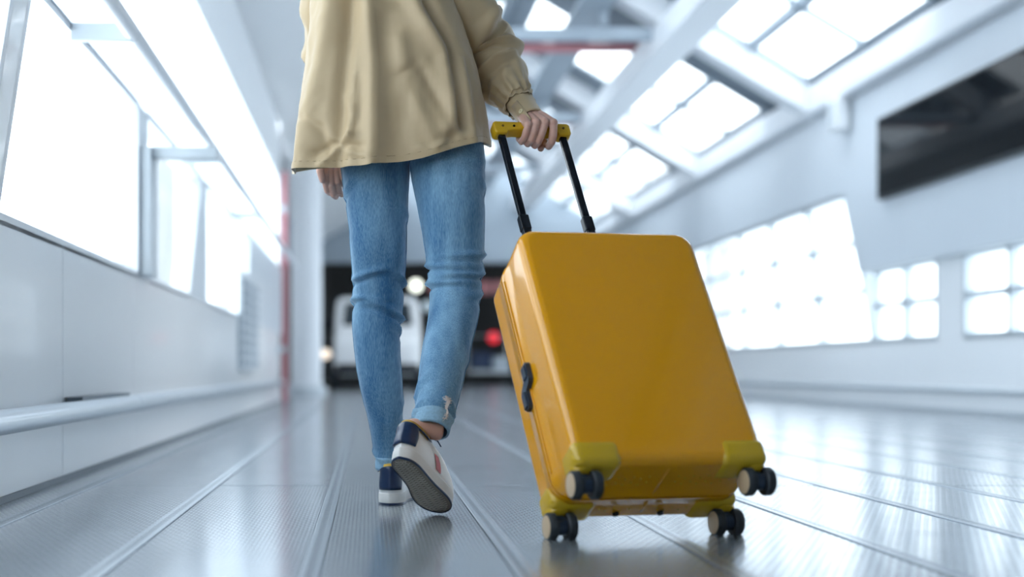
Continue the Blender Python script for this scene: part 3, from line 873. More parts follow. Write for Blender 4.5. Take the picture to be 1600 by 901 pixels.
def leg_rings(rows, n, disp, pw=2.15, tiltmix=0.75):
    """rows: (py, px_left, px_right, depth, depth_ratio)"""
    ts = [r[0] for r in rows]
    vals = [[(r[1] + r[2]) / 2, (r[2] - r[1]) / 2, r[3], r[4]] for r in rows]
    qs = np.linspace(ts[0], ts[-1], n)
    I = hermite(ts, vals, qs)
    C = [px(I[k][0], qs[k], I[k][2]) for k in range(n)]
    rings = []
    for k in range(n):
        t, u, w = tube_frame(C, k)
        a = I[k][1] / F_PX * I[k][2]; b = a * I[k][3]
        ring = []
        for i in range(NS):
            th = 2 * math.pi * i / NS
            c, s = math.cos(th), math.sin(th)
            c2 = math.copysign(abs(c) ** (2 / pw), c); s2 = math.copysign(abs(s) ** (2 / pw), s)
            d = disp(qs[k], th, C[k])
            ring.append(C[k] + u * (a + d) * c2 + w * (b + d) * s2)
        rings.append(ring)
    return rings, C


def make_folds(folds):
    """folds: (py, tilt, amp, width, centre angle, angular width)"""
    def disp(y, th, c):
        d = 0.0
        for (fy, tilt, amp, wd, tc_, tw) in folds:
            dth = (th - tc_ + math.pi) % (2 * math.pi) - math.pi
            yy = fy + 1.8 * tilt * math.sin(dth) + 4.0 * noise.noise((th * 1.3, fy * 0.13, 0.5))
            e = math.exp(-(dth / (tw * .8)) ** 2)
            q = (y - yy) / wd
            d += 1.8 * amp * e * (math.exp(-q * q) - 0.75 * math.exp(-(q - 1.5) ** 2))
        d += 0.0018 * noise.noise((c.x * 9 + math.cos(th) * 1.2, math.sin(th) * 1.2, y * 0.018)) + 0.0009 * noise.noise((math.cos(th) * 3, math.sin(th) * 3, y * 0.06))
        return d
    return disp


BK = -math.pi / 2
# tangent runs down the leg: w points to the back or front, found once by sign
left_rows = [(60, 530, 636, 3.77, .80), (120, 526, 639, 3.77, .85), (180, 526, 641, 3.76, .92), (230, 529, 641, 3.745, 1.03), (275, 535, 639, 3.74, 1.08), (330, 543, 637, 3.74, 1.08), (400, 549, 634, 3.75, 1.05),
             (440, 552, 632, 3.76, 1.0), (470, 552, 629, 3.765, 1.0), (490, 551, 627, 3.765, 1.0), (540, 554, 625, 3.76, 1.08), (600, 563, 628, 3.76, 1.12), (650, 575, 629, 3.77, 1.1), (700, 585, 626, 3.785, 1.1), (732, 587, 625, 3.79, 1.1)]
right_rows = [(60, 640, 708, 3.77, .80), (120, 638, 724, 3.765, .84), (180, 637, 742, 3.745, .92), (225, 639, 754, 3.715, .95), (275, 644, 757, 3.695, 1.0), (330, 655, 757, 3.68, 1.05), (380, 663, 756, 3.67, 1.03),
              (420, 669, 754, 3.66, 1.0), (440, 670, 752, 3.655, 1.0), (470, 672, 750, 3.64, 1.0), (500, 669, 745, 3.61, 1.03), (540, 662, 736, 3.56, 1.05), (600, 653, 721, 3.48, 1.02), (640, 648, 710, 3.43, 1.0), (672, 646, 701, 3.40, 1.0)]
lf = make_folds([(428, 8, .0045, 5.0, math.pi * .75, 1.6), (442, -12, .0055, 4.5, 0, 2.2), (474, 5, .0055, 5, math.pi, 1.9), (490, -8, .0065, 5.5, .6, 2.2), (512, -10, .003, 6, 0.3, 1.2),
                 (290, 14, .003, 6, math.pi * .8, 1.2), (330, -10, .002, 9, 0.5, 1.2), (690, 8, .003, 6, 0, 1.4), (706, -6, .003, 5, math.pi, 1.4), (640, 9, .002, 8, 0.4, 1.4)])
rf = make_folds([(404, 4, .0045, 4.5, 0.4, 2.4), (416, -4, .0050, 4.5, math.pi, 2.6), (430, 6, .0055, 4.5, 0.2, 2.6), (445, -6, .0060, 5, math.pi, 2.2), (460, 10, .0035, 6, 0.0, 1.4),
                 (268, 6, .0025, 5, 1.2, 1.6), (300, -9, .002, 9, 0.2, 1.4), (620, 9, .0028, 6, math.pi * .9, 1.3), (640, -8, .003, 5, .6, 1.5), (654, 5, .003, 4, math.pi, 1.6), (560, 12, .0015, 9, 0, 1.2)])
lr, LC = leg_rings(left_rows, 170, lf)
rr, RC = leg_rings(right_rows, 170, rf)


jm = MB()
jm.loft(lr, True, False)
jm.loft(rr, True, False)
# seat of the jeans bridging both legs
seat = []
for (h, w, d, cx) in ((0.832, .05, .06, .10), (0.845, .12, .09, .10), (0.87, .15, .105, .10), (0.90, .158, .112, .10), (0.95, .150, .108, .098), (1.00, .140, .10, .095), (1.05, .130, .095, .095)):
    seat.append([Vector((cx + w * math.cos(2 * math.pi * i / NS), 3.725 + d * math.sin(2 * math.pi * i / NS), h)) for i in range(NS)])
jm.loft(seat)

# hem bands are separate, slightly proud, of faded denim
def hem_band(rings, C, k0, grow=1.05):
    out = []
    for k in range(k0, len(rings)):
        c = C[k]
        out.append([c + (v - c) * grow for v in rings[k]])
    inner = [[C[-1] + (v - C[-1]) * 0.93 for v in rings[-1]]]
    first = [[C[k0] + (v - C[k0]) * 0.97 for v in rings[k0]]]
    return first + out + inner


# ------------------------------------------------------------------ shirt
SH_Y = 3.735
HEM_X = [(440, 268), (460, 270), (530, 272), (590, 271), (640, 259), (690, 242), (740, 229), (757, 226), (775, 232)]
def hem_h(X):
    p = PPX + X * F_PX / (SH_Y - .03)
    yy = float(np.interp(p, [a for a, b in HEM_X], [b for a, b in HEM_X]))
    return px(0, yy, SH_Y - .03).z
prof = [  # height, px left, px right, half depth
    (0.80, 457, 766, .172), (0.876, 460, 763, .168), (0.96, 465, 756, .158), (1.06, 475, 744, .144), (1.16, 482, 722, .130), (1.25, 486, 706, .122), (1.33, 488, 715, .115), (1.38, 500, 728, .098), (1.42, 540, 690, .075), (1.445, 572, 656, .062), (1.47, 576, 652, .058)]
SF = [  # fold lines in the photograph: points, amplitude, width (m), reach
    ([(574, -60), (576, 0), (584, 100), (585, 180), (582, 275)], .012, .020),
    ([(556, -60), (547, 0), (535, 138), (527, 275)], -.011, .018),
    ([(520, -40), (508, 40), (498, 100), (478, 206), (468, 275)], .007, .020),
    ([(655, -40), (668, 0), (705, 65), (713, 140), (724, 195)], -.013, .014),
    ([(640, -20), (655, 20), (694, 80), (708, 135), (700, 200)], .012, .020),
    ([(724, 90), (731, 150), (738, 235)], .005, .010),
    ([(735, 90), (742, 130), (748, 190)], -.004, .010),
    ([(620, 60), (640, 140), (668, 200), (690, 250)], .006, .018),
    ([(660, 110), (694, 172), (706, 215)], -.007, .012),
    ([(600, 30), (606, 120), (612, 275)], -.005, .022),
    ([(640, 120), (628, 200), (634, 262)], -.005, .018),
    ([(500, 258), (522, 236), (545, 210)], .006, .007),
    ([(492, 240), (515, 225), (560, 232)], -.005, .008),
    ([(540, 150), (552, 180), (545, 215)], .004, .008),
    ([(560, 120), (566, 160), (556, 200)], -.004, .008),
    ([(476, 180), (500, 200), (512, 240)], -.005, .010),
    ([(545, 240), (570, 246), (590, 262)], .004, .007),
    ([(655, 230), (672, 238), (690, 225)], .004, .008),
    ([(610, 150), (622, 120), (650, 100)], -.004, .010),
]
SFm = []
for pts_, amp, wd in SF:
    SFm.append(([(px(a, b, SH_Y - .14).x, px(a, b, SH_Y - .14).z) for a, b in pts_], amp, wd))
def seg_dist(p, poly):
    best = 1e9
    for (a, b), (c, d) in zip(poly[:-1], poly[1:]):
        vx, vy = c - a, d - b
        t = max(0, min(1, ((p[0] - a) * vx + (p[1] - b) * vy) / (vx * vx + vy * vy + 1e-12)))
        best = min(best, math.hypot(p[0] - a - t * vx, p[1] - b - t * vy))
    return best


NT, NR = 150, 130
srings = []
hs = [p[0] for p in prof]
vals = [[(px(p[1], 0, SH_Y).x + px(p[2], 0, SH_Y).x) / 2, (px(p[2], 0, SH_Y).x - px(p[1], 0, SH_Y).x) / 2, p[3]] for p in prof]
for r in range(NR):
    s = r / (NR - 1)
    ring = []
    for i in range(NT):
        th = 2 * math.pi * i / NT
        c, sn = math.cos(th), math.sin(th)
        # hem height depends on where round the body the point lies
        X_guess = 0.055 + 0.235 * c
        h0 = hem_h(X_guess) + 0.045 * max(0, sn)
        h = h0 + (1.47 - h0) * (s ** 1.0)
        ring.append((th, c, sn, h))
    srings.append(ring)
allh = np.array([[v[3] for v in ring] for ring in srings])
I = hermite(hs, vals, allh.ravel()).reshape(NR, NT, 3)
sv = []
for r in range(NR):
    ring = []
    for i in range(NT):
        th, c, sn, h = srings[r][i]
        cx, a, b = I[r][i]
        c2 = math.copysign(abs(c) ** 0.74, c); s2 = math.copysign(abs(sn) ** 0.74, sn)
        fade = max(0.0, min(1.0, (1.40 - h) / 0.25))
        low = max(0.0, min(1.0, (1.12 - h) / 0.3))
        P = Vector((cx + a * c2, SH_Y + b * s2 - 0.03 * max(0, 1.0 - h), h))
        d = 0.010 * low * math.sin(7 * th + 0.8 + 2.0 * (h - .8)) * (0.6 + 0.4 * math.sin(2.3 * th))
        back = max(0.0, -sn) ** 0.6 if sn < 0 else 0.0
        if back > 0.05:
            for poly, amp, wd in SFm:
                e = seg_dist((P.x, P.z), poly) / wd
                if e < 3: d += 1.7 * amp * math.exp(-e * e) * min(1, back * 1.6)
        d += fade * (0.006 * noise.noise((P.x * 9, P.y * 9, h * 5)) + 0.003 * noise.noise((P.x * 26 + 5, P.y * 26, h * 17)) + 0.005 * (0.3 - abs(noise.noise((P.x * 13 + h * 5, P.y * 13 + 3, h * 9)))) + 0.0022 * (0.3 - abs(noise.noise((P.x * 34 - h * 14, P.y * 30, h * 24)))))
        nrm = Vector((c2 / a, s2 / b, 0)).normalized()
        ring.append(P + nrm * d)
    sv.append(ring)
shm = MB()
shm.loft(sv, False, False)


def sleeve_rings(ctrl, n, m, fold, seed):
    """ctrl: (point, radius); fold(t, th) extra radius"""
    ts = np.linspace(0, 1, len(ctrl))
    V_ = hermite(ts, [[*p, r] for p, r in ctrl], np.linspace(0, 1, n))
    C = [Vector(v[:3]) for v in V_]
    rings = []
    for k in range(n):
        a = C[max(0, k - 1)]; b = C[min(n - 1, k + 1)]
        t = (b - a).normalized()
        u = (Vector((1, 0, 0)) - t * t.x).normalized(); w = t.cross(u)
        q = k / (n - 1)
        rings.append([C[k] + (u * math.cos(2 * math.pi * i / m) + w * math.sin(2 * math.pi * i / m)) * (V_[k][3] + fold(q, 2 * math.pi * i / m)
                     + 0.006 * noise.noise((math.cos(2 * math.pi * i / m) * 1.6 + seed, math.sin(2 * math.pi * i / m) * 1.6, q * 9)) + 0.0025 * noise.noise((math.cos(2 * math.pi * i / m) * 4 + seed, math.sin(2 * math.pi * i / m) * 4, q * 22))) for i in range(m)])
    return rings, C


def rfold(q, th):
    gather = max(0.0, (q - 0.72) / 0.28)
    d = 0.008 * gather * math.sin(13 * th + 1) * (1.25 - gather)
    for (q0, tl, amp, wd) in ((0.22, .05, .006, .03), (0.34, -.06, .007, .03), (0.45, .07, .008, .028), (0.54, -.05, .009, .026), (0.62, .06, .008, .025), (0.71, -.04, .007, .022), (.8, .03, .005, .02)):
        e = (q - q0 - tl * math.sin(th + q0 * 9)) / wd
        d += amp * 1.6 * (math.exp(-e * e) - 0.6 * math.exp(-(e - 1.4) ** 2)) * (0.6 + 0.4 * math.cos(th - q0 * 14))
    return d


WRIST = px(823, 178, 3.695)
r_ctrl = [((.150, 3.745, 1.385), .055), ((.190, 3.745, 1.335), .078), ((.218, 3.76, 1.255), .076), ((.252, 3.79, 1.19), .073), (tuple(px(756, 66, 3.83)), .073), (tuple(px(776, 104, 3.82)), .068), (tuple(px(793, 135, 3.785)), .055), (tuple(px(808, 158, 3.75)), .041), (tuple(px(813, 164, 3.735)), .036)]
sr, SRC = sleeve_rings(r_ctrl, 110, 64, rfold, 3.0)
shm.loft(sr, True, False)
l_ctrl = [((-.045, 3.75, 1.385), .055), ((-.085, 3.76, 1.33), .070), ((-.100, 3.80, 1.22), .062), ((-.105, 3.85, 1.11), .056), ((-.10, 3.885, 1.02), .050), ((-.092, 3.90, .97), .042), ((-.090, 3.91, .94), .036)]
sl_, SLC = sleeve_rings(l_ctrl, 70, 48, rfold, 7.0)
shm.loft(sl_, True, False)

# ------------------------------------------------------------------ body (one continuous skin, hands included)
def capsule(mb, pts, rad, n=14):
    pts = [Vector(p) for p in pts]
    mb.tube(pts, rad, n)
    for p, r in ((pts[0], rad[0]), (pts[-1], rad[-1])):
        mb.ball(p, r, 7)


bodyb = MB()
# legs
for C, rows in ((LC, left_rows), (RC, right_rows)):
    idx = [int(k) for k in np.linspace(10, 168, 14)]
    T = [C[k] for k in idx]
    R0 = np.interp([k / 169 for k in idx], [0, .25, .5, .62, .75, 1], [.055, .055, .042, .038, .034, .022])
    bodyb.tube(T, list(R0), 16)
bodyb.tube([(.10, 3.73, .87), (.098, 3.73, .92), (.09, 3.735, 1.05), (.085, 3.74, 1.2), (.07, 3.745, 1.33), (.065, 3.75, 1.40), (.064, 3.755, 1.46), (.064, 3.765, 1.52)], [.08, .085, .085, .09, .085, .055, .045, .046], 24)
bodyb.tube([(-.05, 3.75, 1.365), (.06, 3.75, 1.385), (.175, 3.745, 1.365)], [.045, .05, .045], 14)
ELB = px(766, 82, 3.83)
bodyb.tube([(.175, 3.745, 1.365), (.215, 3.775, 1.26), ELB, SRC[88].copy(), SRC[104].copy(), WRIST], [.046, .041, .033, .026, .022, .021], 14)
bodyb.ball(ELB, .036, 7)
WL_ = Vector((-.086, 3.915, .908))
bodyb.tube([(-.05, 3.75, 1.365), (-.085, 3.80, 1.24), (-.105, 3.85, 1.12), (-.10, 3.885, 1.0), WL_], [.046, .041, .036, .033, .023], 14)
# head with jaw, nose, ears
bodyb.ball((.064, 3.775, 1.60), .095, 12, (.80, .98, 1.15))
bodyb.ball((.064, 3.815, 1.545), .06, 10, (.85, .9, .9))
bodyb.tube([(.064, 3.865, 1.605), (.064, 3.885, 1.575), (.064, 3.872, 1.568)], [.007, .011, .008], 8)
for s in (-1, 1): bodyb.ball((.064 + s * .078, 3.775, 1.595), .022, 7, (.35, .7, 1.2))
bodyb.ball((.064, 3.868, 1.545), .017, 7, (1.2, .5, .5))
# feet inside the shoes
FT = {}
L_HEEL = Vector((.052, 3.735, .0)); L_FWD = Vector((.14, .99, 0)).normalized()
R_TOE = px(689, 803, 3.50); R_HEEL = px(622, 717, 3.295)
R_FWD = (R_TOE - R_HEEL).normalized()
R_UPH = Vector((.16, .50, .83))
R_UP = (R_UPH - R_FWD * R_UPH.dot(R_FWD)).normalized()
R_RT = R_FWD.cross(R_UP).normalized()
RM = Matrix(((R_RT.x, R_FWD.x, R_UP.x, R_HEEL.x), (R_RT.y, R_FWD.y, R_UP.y, R_HEEL.y), (R_RT.z, R_FWD.z, R_UP.z, R_HEEL.z), (0, 0, 0, 1)))
l_rt = L_FWD.cross(Vector((0, 0, 1))).normalized()
LM_ = Matrix(((l_rt.x, L_FWD.x, 0, L_HEEL.x), (l_rt.y, L_FWD.y, 0, L_HEEL.y), (0, 0, 1, 0), (0, 0, 0, 1)))
def foot_low(Mx): return min((Mx @ Vector((a * 1.0, b, -.002))).z for a in (-.04, -.02, 0, .02, .04) for b in (0, .1, .2, .25, .262))
RM = Matrix.Translation((0, 0, .001 - foot_low(RM))) @ RM
for Mx, ank in ((RM, RC[-1]), (LM_, LC[-1])):
    bodyb.tube([ank + (ank - Mx @ Vector((0, .055, .10))) * 0.6, Mx @ Vector((0, .055, .105)), Mx @ Vector((0, .06, .06))], [.024, .0245, .028], 16)
    bodyb.tube([Mx @ Vector((0, .035, .05)), Mx @ Vector((0, .12, .05)), Mx @ Vector((0, .20, .04))], [.028, .030, .025], 14)
BV, BF = remesh(bodyb.v, bodyb.f, 0.0055, 5)

# right hand closed round the grip; frame: a along bar, c towards the viewer, z up
bar_c = S_MW @ Vector((0, PY_, ztop))
bar_a = (S_MW.to_3x3() @ Vector((1, 0, 0))).normalized()
bar_u = (S_MW.to_3x3() @ Vector((0, 0, 1))).normalized()
c_ax = Vector((bar_a.y, -bar_a.x, 0)).normalized()          # level, towards the viewer
def hp(a, c, z): return bar_c + bar_a * a + c_ax * c + Vector((0, 0, z))
def bar_at(pxx):
    # distance along the bar whose picture column is pxx
    best = min(np.linspace(-.09, .09, 181), key=lambda t: abs(PPX + F_PX * (bar_c + bar_a * t).x / (bar_c + bar_a * t).y - pxx))
    return float(best)
hand = MB()
fing = [  # knuckle px, tip px, radius, knuckle lift, drop
    (857, 857, .0098, .017, -.036), (844, 835.5, .0098, .019, -.035), (831, 824, .0094, .016, -.032), (818, 814, .0086, .011, -.028)]
MC = []
for (kp, tp, r, lift, drop) in fing:
    a0, a1 = bar_at(kp), bar_at(tp)
    am = (a0 * .4 + a1 * .6)
    mcp = hp(a0, .030, lift)
    pip = hp(am, .030, drop + .024)
    pip2 = hp(am * .3 + a1 * .7, .022, drop + .010)
    dip = hp(a1, .002, drop + .002)
    tip = hp(a1, -.018, drop + .012)
    capsule(hand, [mcp, mcp.lerp(pip, .5) + c_ax * .003, pip, pip2, dip, tip], [r * 1.12, r * 1.0, r * 1.05, r, r * .95, r * .85])
    hand.ball(mcp + c_ax * .001, r * 1.22, 7)
    MC.append(mcp)
wr_c = WRIST + Vector((.004, -.004, -.004))
for k, mcp in enumerate(MC):
    off = Vector((.014 - .0095 * k, 0.0, .004 - .002 * k))
    capsule(hand, [wr_c + off, (wr_c + off).lerp(mcp, .5) + c_ax * .002, mcp], [.0145, .0135, .0112])
hand.tube([SRC[-1].lerp(WRIST, .0), WRIST, wr_c], [.024, .024, .022], 16)
# thumb behind the bar, its tip showing between index and middle finger
ai = bar_at(850)
th_b = wr_c + Vector((.02, .006, -.006))
capsule(hand, [th_b, hp(bar_at(862), -.008, .022), hp(bar_at(860), -.030, .004), hp(bar_at(852), -.026, -.022), hp(bar_at(848), -.014, -.037)], [.015, .0125, .0112, .0105, .0085])
HV, HF = remesh(hand.v, hand.f, 0.0013, 5)

# left hand hanging, loosely curled, below the hem
lh = MB()
kn = []
for k in range(4):
    base = WL_ + Vector((-.022 + .0125 * k, .004 * k, -.070 + .004 * abs(k - 1)))
    kn.append(base)
    capsule(lh, [WL_ + Vector((-.012 + .007 * k, 0, -.005)), base], [.0145, .0105])
    L_ = (.040, .046, .043, .034)[k]
    p1 = base + Vector((.003 * k, -.012, -L_ * .92)); p2 = p1 + Vector((.004, .012, -.020)); p3 = p2 + Vector((.006, .020, -.004))
    capsule(lh, [base, p1, p2, p3], [.0098, .0090, .0082, .0072])
capsule(lh, [WL_ + Vector((-.014, 0, -.015)), WL_ + Vector((-.034, -.012, -.045)), WL_ + Vector((-.036, -.018, -.075)), WL_ + Vector((-.030, -.018, -.098))], [.013, .0115, .0098, .0080])
lh.tube([WL_ + Vector((0, 0, .03)), WL_ + Vector((0, 0, -.01))], [.023, .022], 14)
KV, KF = remesh(lh.v, lh.f, 0.0016, 5)
bb_ = MB(); bb_.add(BV, BF); bb_.add(HV, HF); bb_.add(KV, KF)
person = bb_.build('person', M['skin'], None, True)
tag(person, 'person in khaki shirt and blue jeans walking away pulling a yellow suitcase', 'person')

# clothing
jeans = jm.build('jeans', M['denim'], person, True)
for rings, C, n0, nm in ((lr, LC, 164, 'hem'), (rr, RC, 163, 'hem')):
    MB().loft(hem_band(rings, C, n0), False, False).build('hem', M['denim_hem'], jeans, True)
# side seams of the trousers
for rings, ii in ((lr, 0), (lr, NS // 2), (rr, 0), (rr, NS // 2)):
    MB().tube([rings[k][ii] for k in range(20, 166, 2)], 0.0022, 6).build('seam', M['denim'], jeans, True)
# frayed rip at the right ankle
def on_leg(rings, C, pxx, pyy):
    best = None
    for k in range(len(rings)):
        for i in range(NS):
            v = rings[k][i]
            if v.y > C[k].y: continue
            u_ = PPX + F_PX * v.x / v.y; w_ = PPY - F_PX * (v.z - CAM_H) / v.y
            d = (u_ - pxx) ** 2 + (w_ - pyy) ** 2
            if best is None or d < best[0]: best = (d, v, k)
    return best[1]
rip = MB()
rp_pts = [(696, 620, 1), (699, 628, 3), (697, 636, 2.5), (696, 644, 4.5), (694, 651, 3.5), (692, 657, 1)]
ce = [on_leg(rr, RC, a, b) for a, b, w in rp_pts]
V = []; Fc = []
for k, (a, b, w) in enumerate(rp_pts):
    for s in (-1, 1):
        q = ce[k] + Vector((s * w / F_PX * 3.4 * 1.0, -0.0016, random.uniform(-.001, .001)))
        V.append(q)
for k in range(len(rp_pts) - 1):
    Fc.append((2 * k, 2 * k + 1, 2 * k + 3, 2 * k + 2))
rip.add(V, Fc)
for k in range(22):
    i = random.randrange(len(ce) - 1); t = random.random()
    c0 = ce[i].lerp(ce[i + 1], t)
    rip.tube([c0 + Vector((-.008, -.002, random.uniform(-.003, .003))), c0 + Vector((0, -.004, random.uniform(-.002, .004))), c0 + Vector((.008, -.002, random.uniform(-.003, .003)))], .0005, 5)
rp_ = rip.build('frayed_rip', M['thread'], jeans, True)
tag(rp_, kind='stuff')

shirt = shm.build('shirt', M['shirt'], person, True)
md = shirt.modifiers.new('thickness', 'SOLIDIFY'); md.thickness = 0.0016; md.offset = -1
# stitched hem fold
hemr = []
for (r, g_) in ((0, 0.0012), (1, 0.0016), (2, 0.0016), (3, 0.0010)):
    ring = []
    for i in range(NT):
        v = sv[r][i]; c = Vector((0.055, SH_Y - .03, v.z))
        ring.append(v + (v - c).normalized() * g_)
    hemr.append(ring)
MB().loft(hemr, False, False).build('shirt_hem', M['shirt'], shirt, True)
st = MB()
for i in range(0, NT):
    if i % 2 == 0 and math.sin(2 * math.pi * i / NT) < 0.2:
        a = sv[3][i]; b = sv[3][(i + 1) % NT]; c = Vector((0.055, SH_Y - .03, a.z))
        o_ = (a - c).normalized() * 0.0022
        st.tube([a + o_, a.lerp(b, .75) + o_], .0005, 5)
o = st.build('hem_stitching', M['stitch'], shirt, True); tag(o, kind='stuff')
# collar
cr = [[Vector((.064 + r_ * math.cos(2 * math.pi * i / 40), 3.757 + r_ * .95 * math.sin(2 * math.pi * i / 40), z)) for i in range(40)] for r_, z in ((.066, 1.435), (.060, 1.47), (.056, 1.485), (.066, 1.455), (.074, 1.425))]
MB().loft(cr, False, False).build('collar', M['shirt'], shirt, True)
# cuffs with placket and button
def cuff(C0, C1, r0, r1, m=48, seed=0.0, squash=.86):
    t = (C1 - C0).normalized(); u = (Vector((1, 0, 0)) - t * t.x).normalized(); w = t.cross(u)
    rings = []
    L_ = (C1 - C0).length
    for (q, g_) in ((-0.06, -.003), (0.0, .0015), (.06, .0028), (.12, .0012), (.5, .0010), (.88, .0012), (.94, .0026), (1.0, .0018), (1.0, -.0012), (.5, -.0015)):
        r_ = r0 + (r1 - r0) * q + g_
        rings.append([C0 + t * (L_ * q) + (u * math.cos(2 * math.pi * i / m) + w * math.sin(2 * math.pi * i / m) * squash) * (r_ + .0012 * noise.noise((math.cos(2 * math.pi * i / m) * 2 + seed, math.sin(2 * math.pi * i / m) * 2, q * 4))) for i in range(m)])
    return rings
C0 = px(810.5, 159, 3.746); C1 = px(831, 187, 3.682)
ck = cuff(C0, C1, .034, .031)
cf = MB().loft(ck, False, False).build('cuff', M['shirt'], shirt, True)
def facing(rings, pxx, pyy):
    best = None
    for ring in rings:
        for v in ring:
            u_ = PPX + F_PX * v.x / v.y; w_ = PPY - F_PX * (v.z - CAM_H) / v.y
            d = (u_ - pxx) ** 2 + (w_ - pyy) ** 2 + (v.y - 3.66) * 900
            if best is None or d < best[0]: best = (d, v)
    return best[1]
bpos = facing(ck, 811, 172)
axis = (C1 - C0).normalized()
proj = C0 + axis * (bpos - C0).dot(axis)
nb = (bpos - proj).normalized()
T_ = Matrix.Translation(bpos + nb * .0034) @ nb.to_track_quat('Z', 'Y').to_matrix().to_4x4()
btn = MB().lathe([(.0062, -.001), (.0064, .001), (.0058, .0022), (.0046, .0022), (.0042, .0014), (.001, .0014)], 24, T_)
auto_smooth(btn.build('button', M['button'], cf))
auto_smooth(MB().lathe([(.0012, .001), (.0012, .0024), (.0006, .0026)], 10, T_).build('button_thread', M['stitch'], cf))
side = axis.cross(nb).normalized()
V = []
for q, d_ in ((-.040, .004), (-.012, .0024), (.030, .0020), (.048, .0018)):
    for s in (-1, 1):
        V.append(bpos + axis * q + side * (s * .011 + .002) + nb * (d_ - .0008))
MB().add(V, [(0, 1, 3, 2), (2, 3, 5, 4), (4, 5, 7, 6)])
pl = MB().add(V, [(0, 1, 3, 2), (2, 3, 5, 4), (4, 5, 7, 6)]).build('placket', M['shirt'], cf, True)
m2 = pl.modifiers.new('thickness', 'SOLIDIFY'); m2.thickness = .0014
ck2 = cuff(Vector((-.090, 3.91, .945)), Vector((-.087, 3.915, .898)), .033, .031, 48, 4.0)
MB().loft(ck2, False, False).build('cuff', M['shirt'], shirt, True)
# hair
hr = MB()
rings = []
for k, (z, rx, ry, cy) in enumerate(((1.725, .02, .02, 3.765), (1.715, .055, .06, 3.765), (1.68, .084, .098, 3.765), (1.63, .090, .106, 3.760), (1.57, .092, .095, 3.745), (1.50, .090, .075, 3.722), (1.43, .088, .055, 3.700), (1.36, .080, .042, 3.660), (1.33, .06, .025, 3.650))):
    rings.append([Vector((.064 + rx * math.cos(2 * math.pi * i / 48) * (1 + .03 * math.sin(9 * 2 * math.pi * i / 48)), cy + ry * math.sin(2 * math.pi * i / 48) * (1 + .05 * math.sin(11 * 2 * math.pi * i / 48)), z)) for i in range(48)])
hr.loft(rings)
hr.build('hair', M['hair'], person, True)
for s in (-1, 1):
    ey = MB().ball((.064 + s * .032, 3.855, 1.608), .012, 8, (1.2, .6, .7)).build('eye', M['leather'], person, True)

# ------------------------------------------------------------------ sneakers
def foot_outline(n, side):
    """closed outline; y 0 heel .. .268 toe; side +1 = right foot"""
    ys = [0, .012, .04, .08, .13, .18, .215, .245, .262, .268]
    lat = [0, .022, .033, .034, .036, .044, .045, .036, .020, 0]
    med = [0, .022, .032, .030, .029, .040, .043, .033, .018, 0]
    pts = []
    q = np.linspace(0, 1, n // 2 + 1)
    yy = .134 - .134 * np.cos(np.pi * q)
    for t in yy: pts.append((side * float(np.interp(t, ys, lat)), float(t)))
    for t in yy[::-1][1:-1]: pts.append((-side * float(np.interp(t, ys, med)), float(t)))
    # soften
    P = np.array(pts)
    for _ in range(3): P = (np.roll(P, 1, 0) + 2 * P + np.roll(P, -1, 0)) / 4
    return [(float(a), float(b)) for a, b in P]


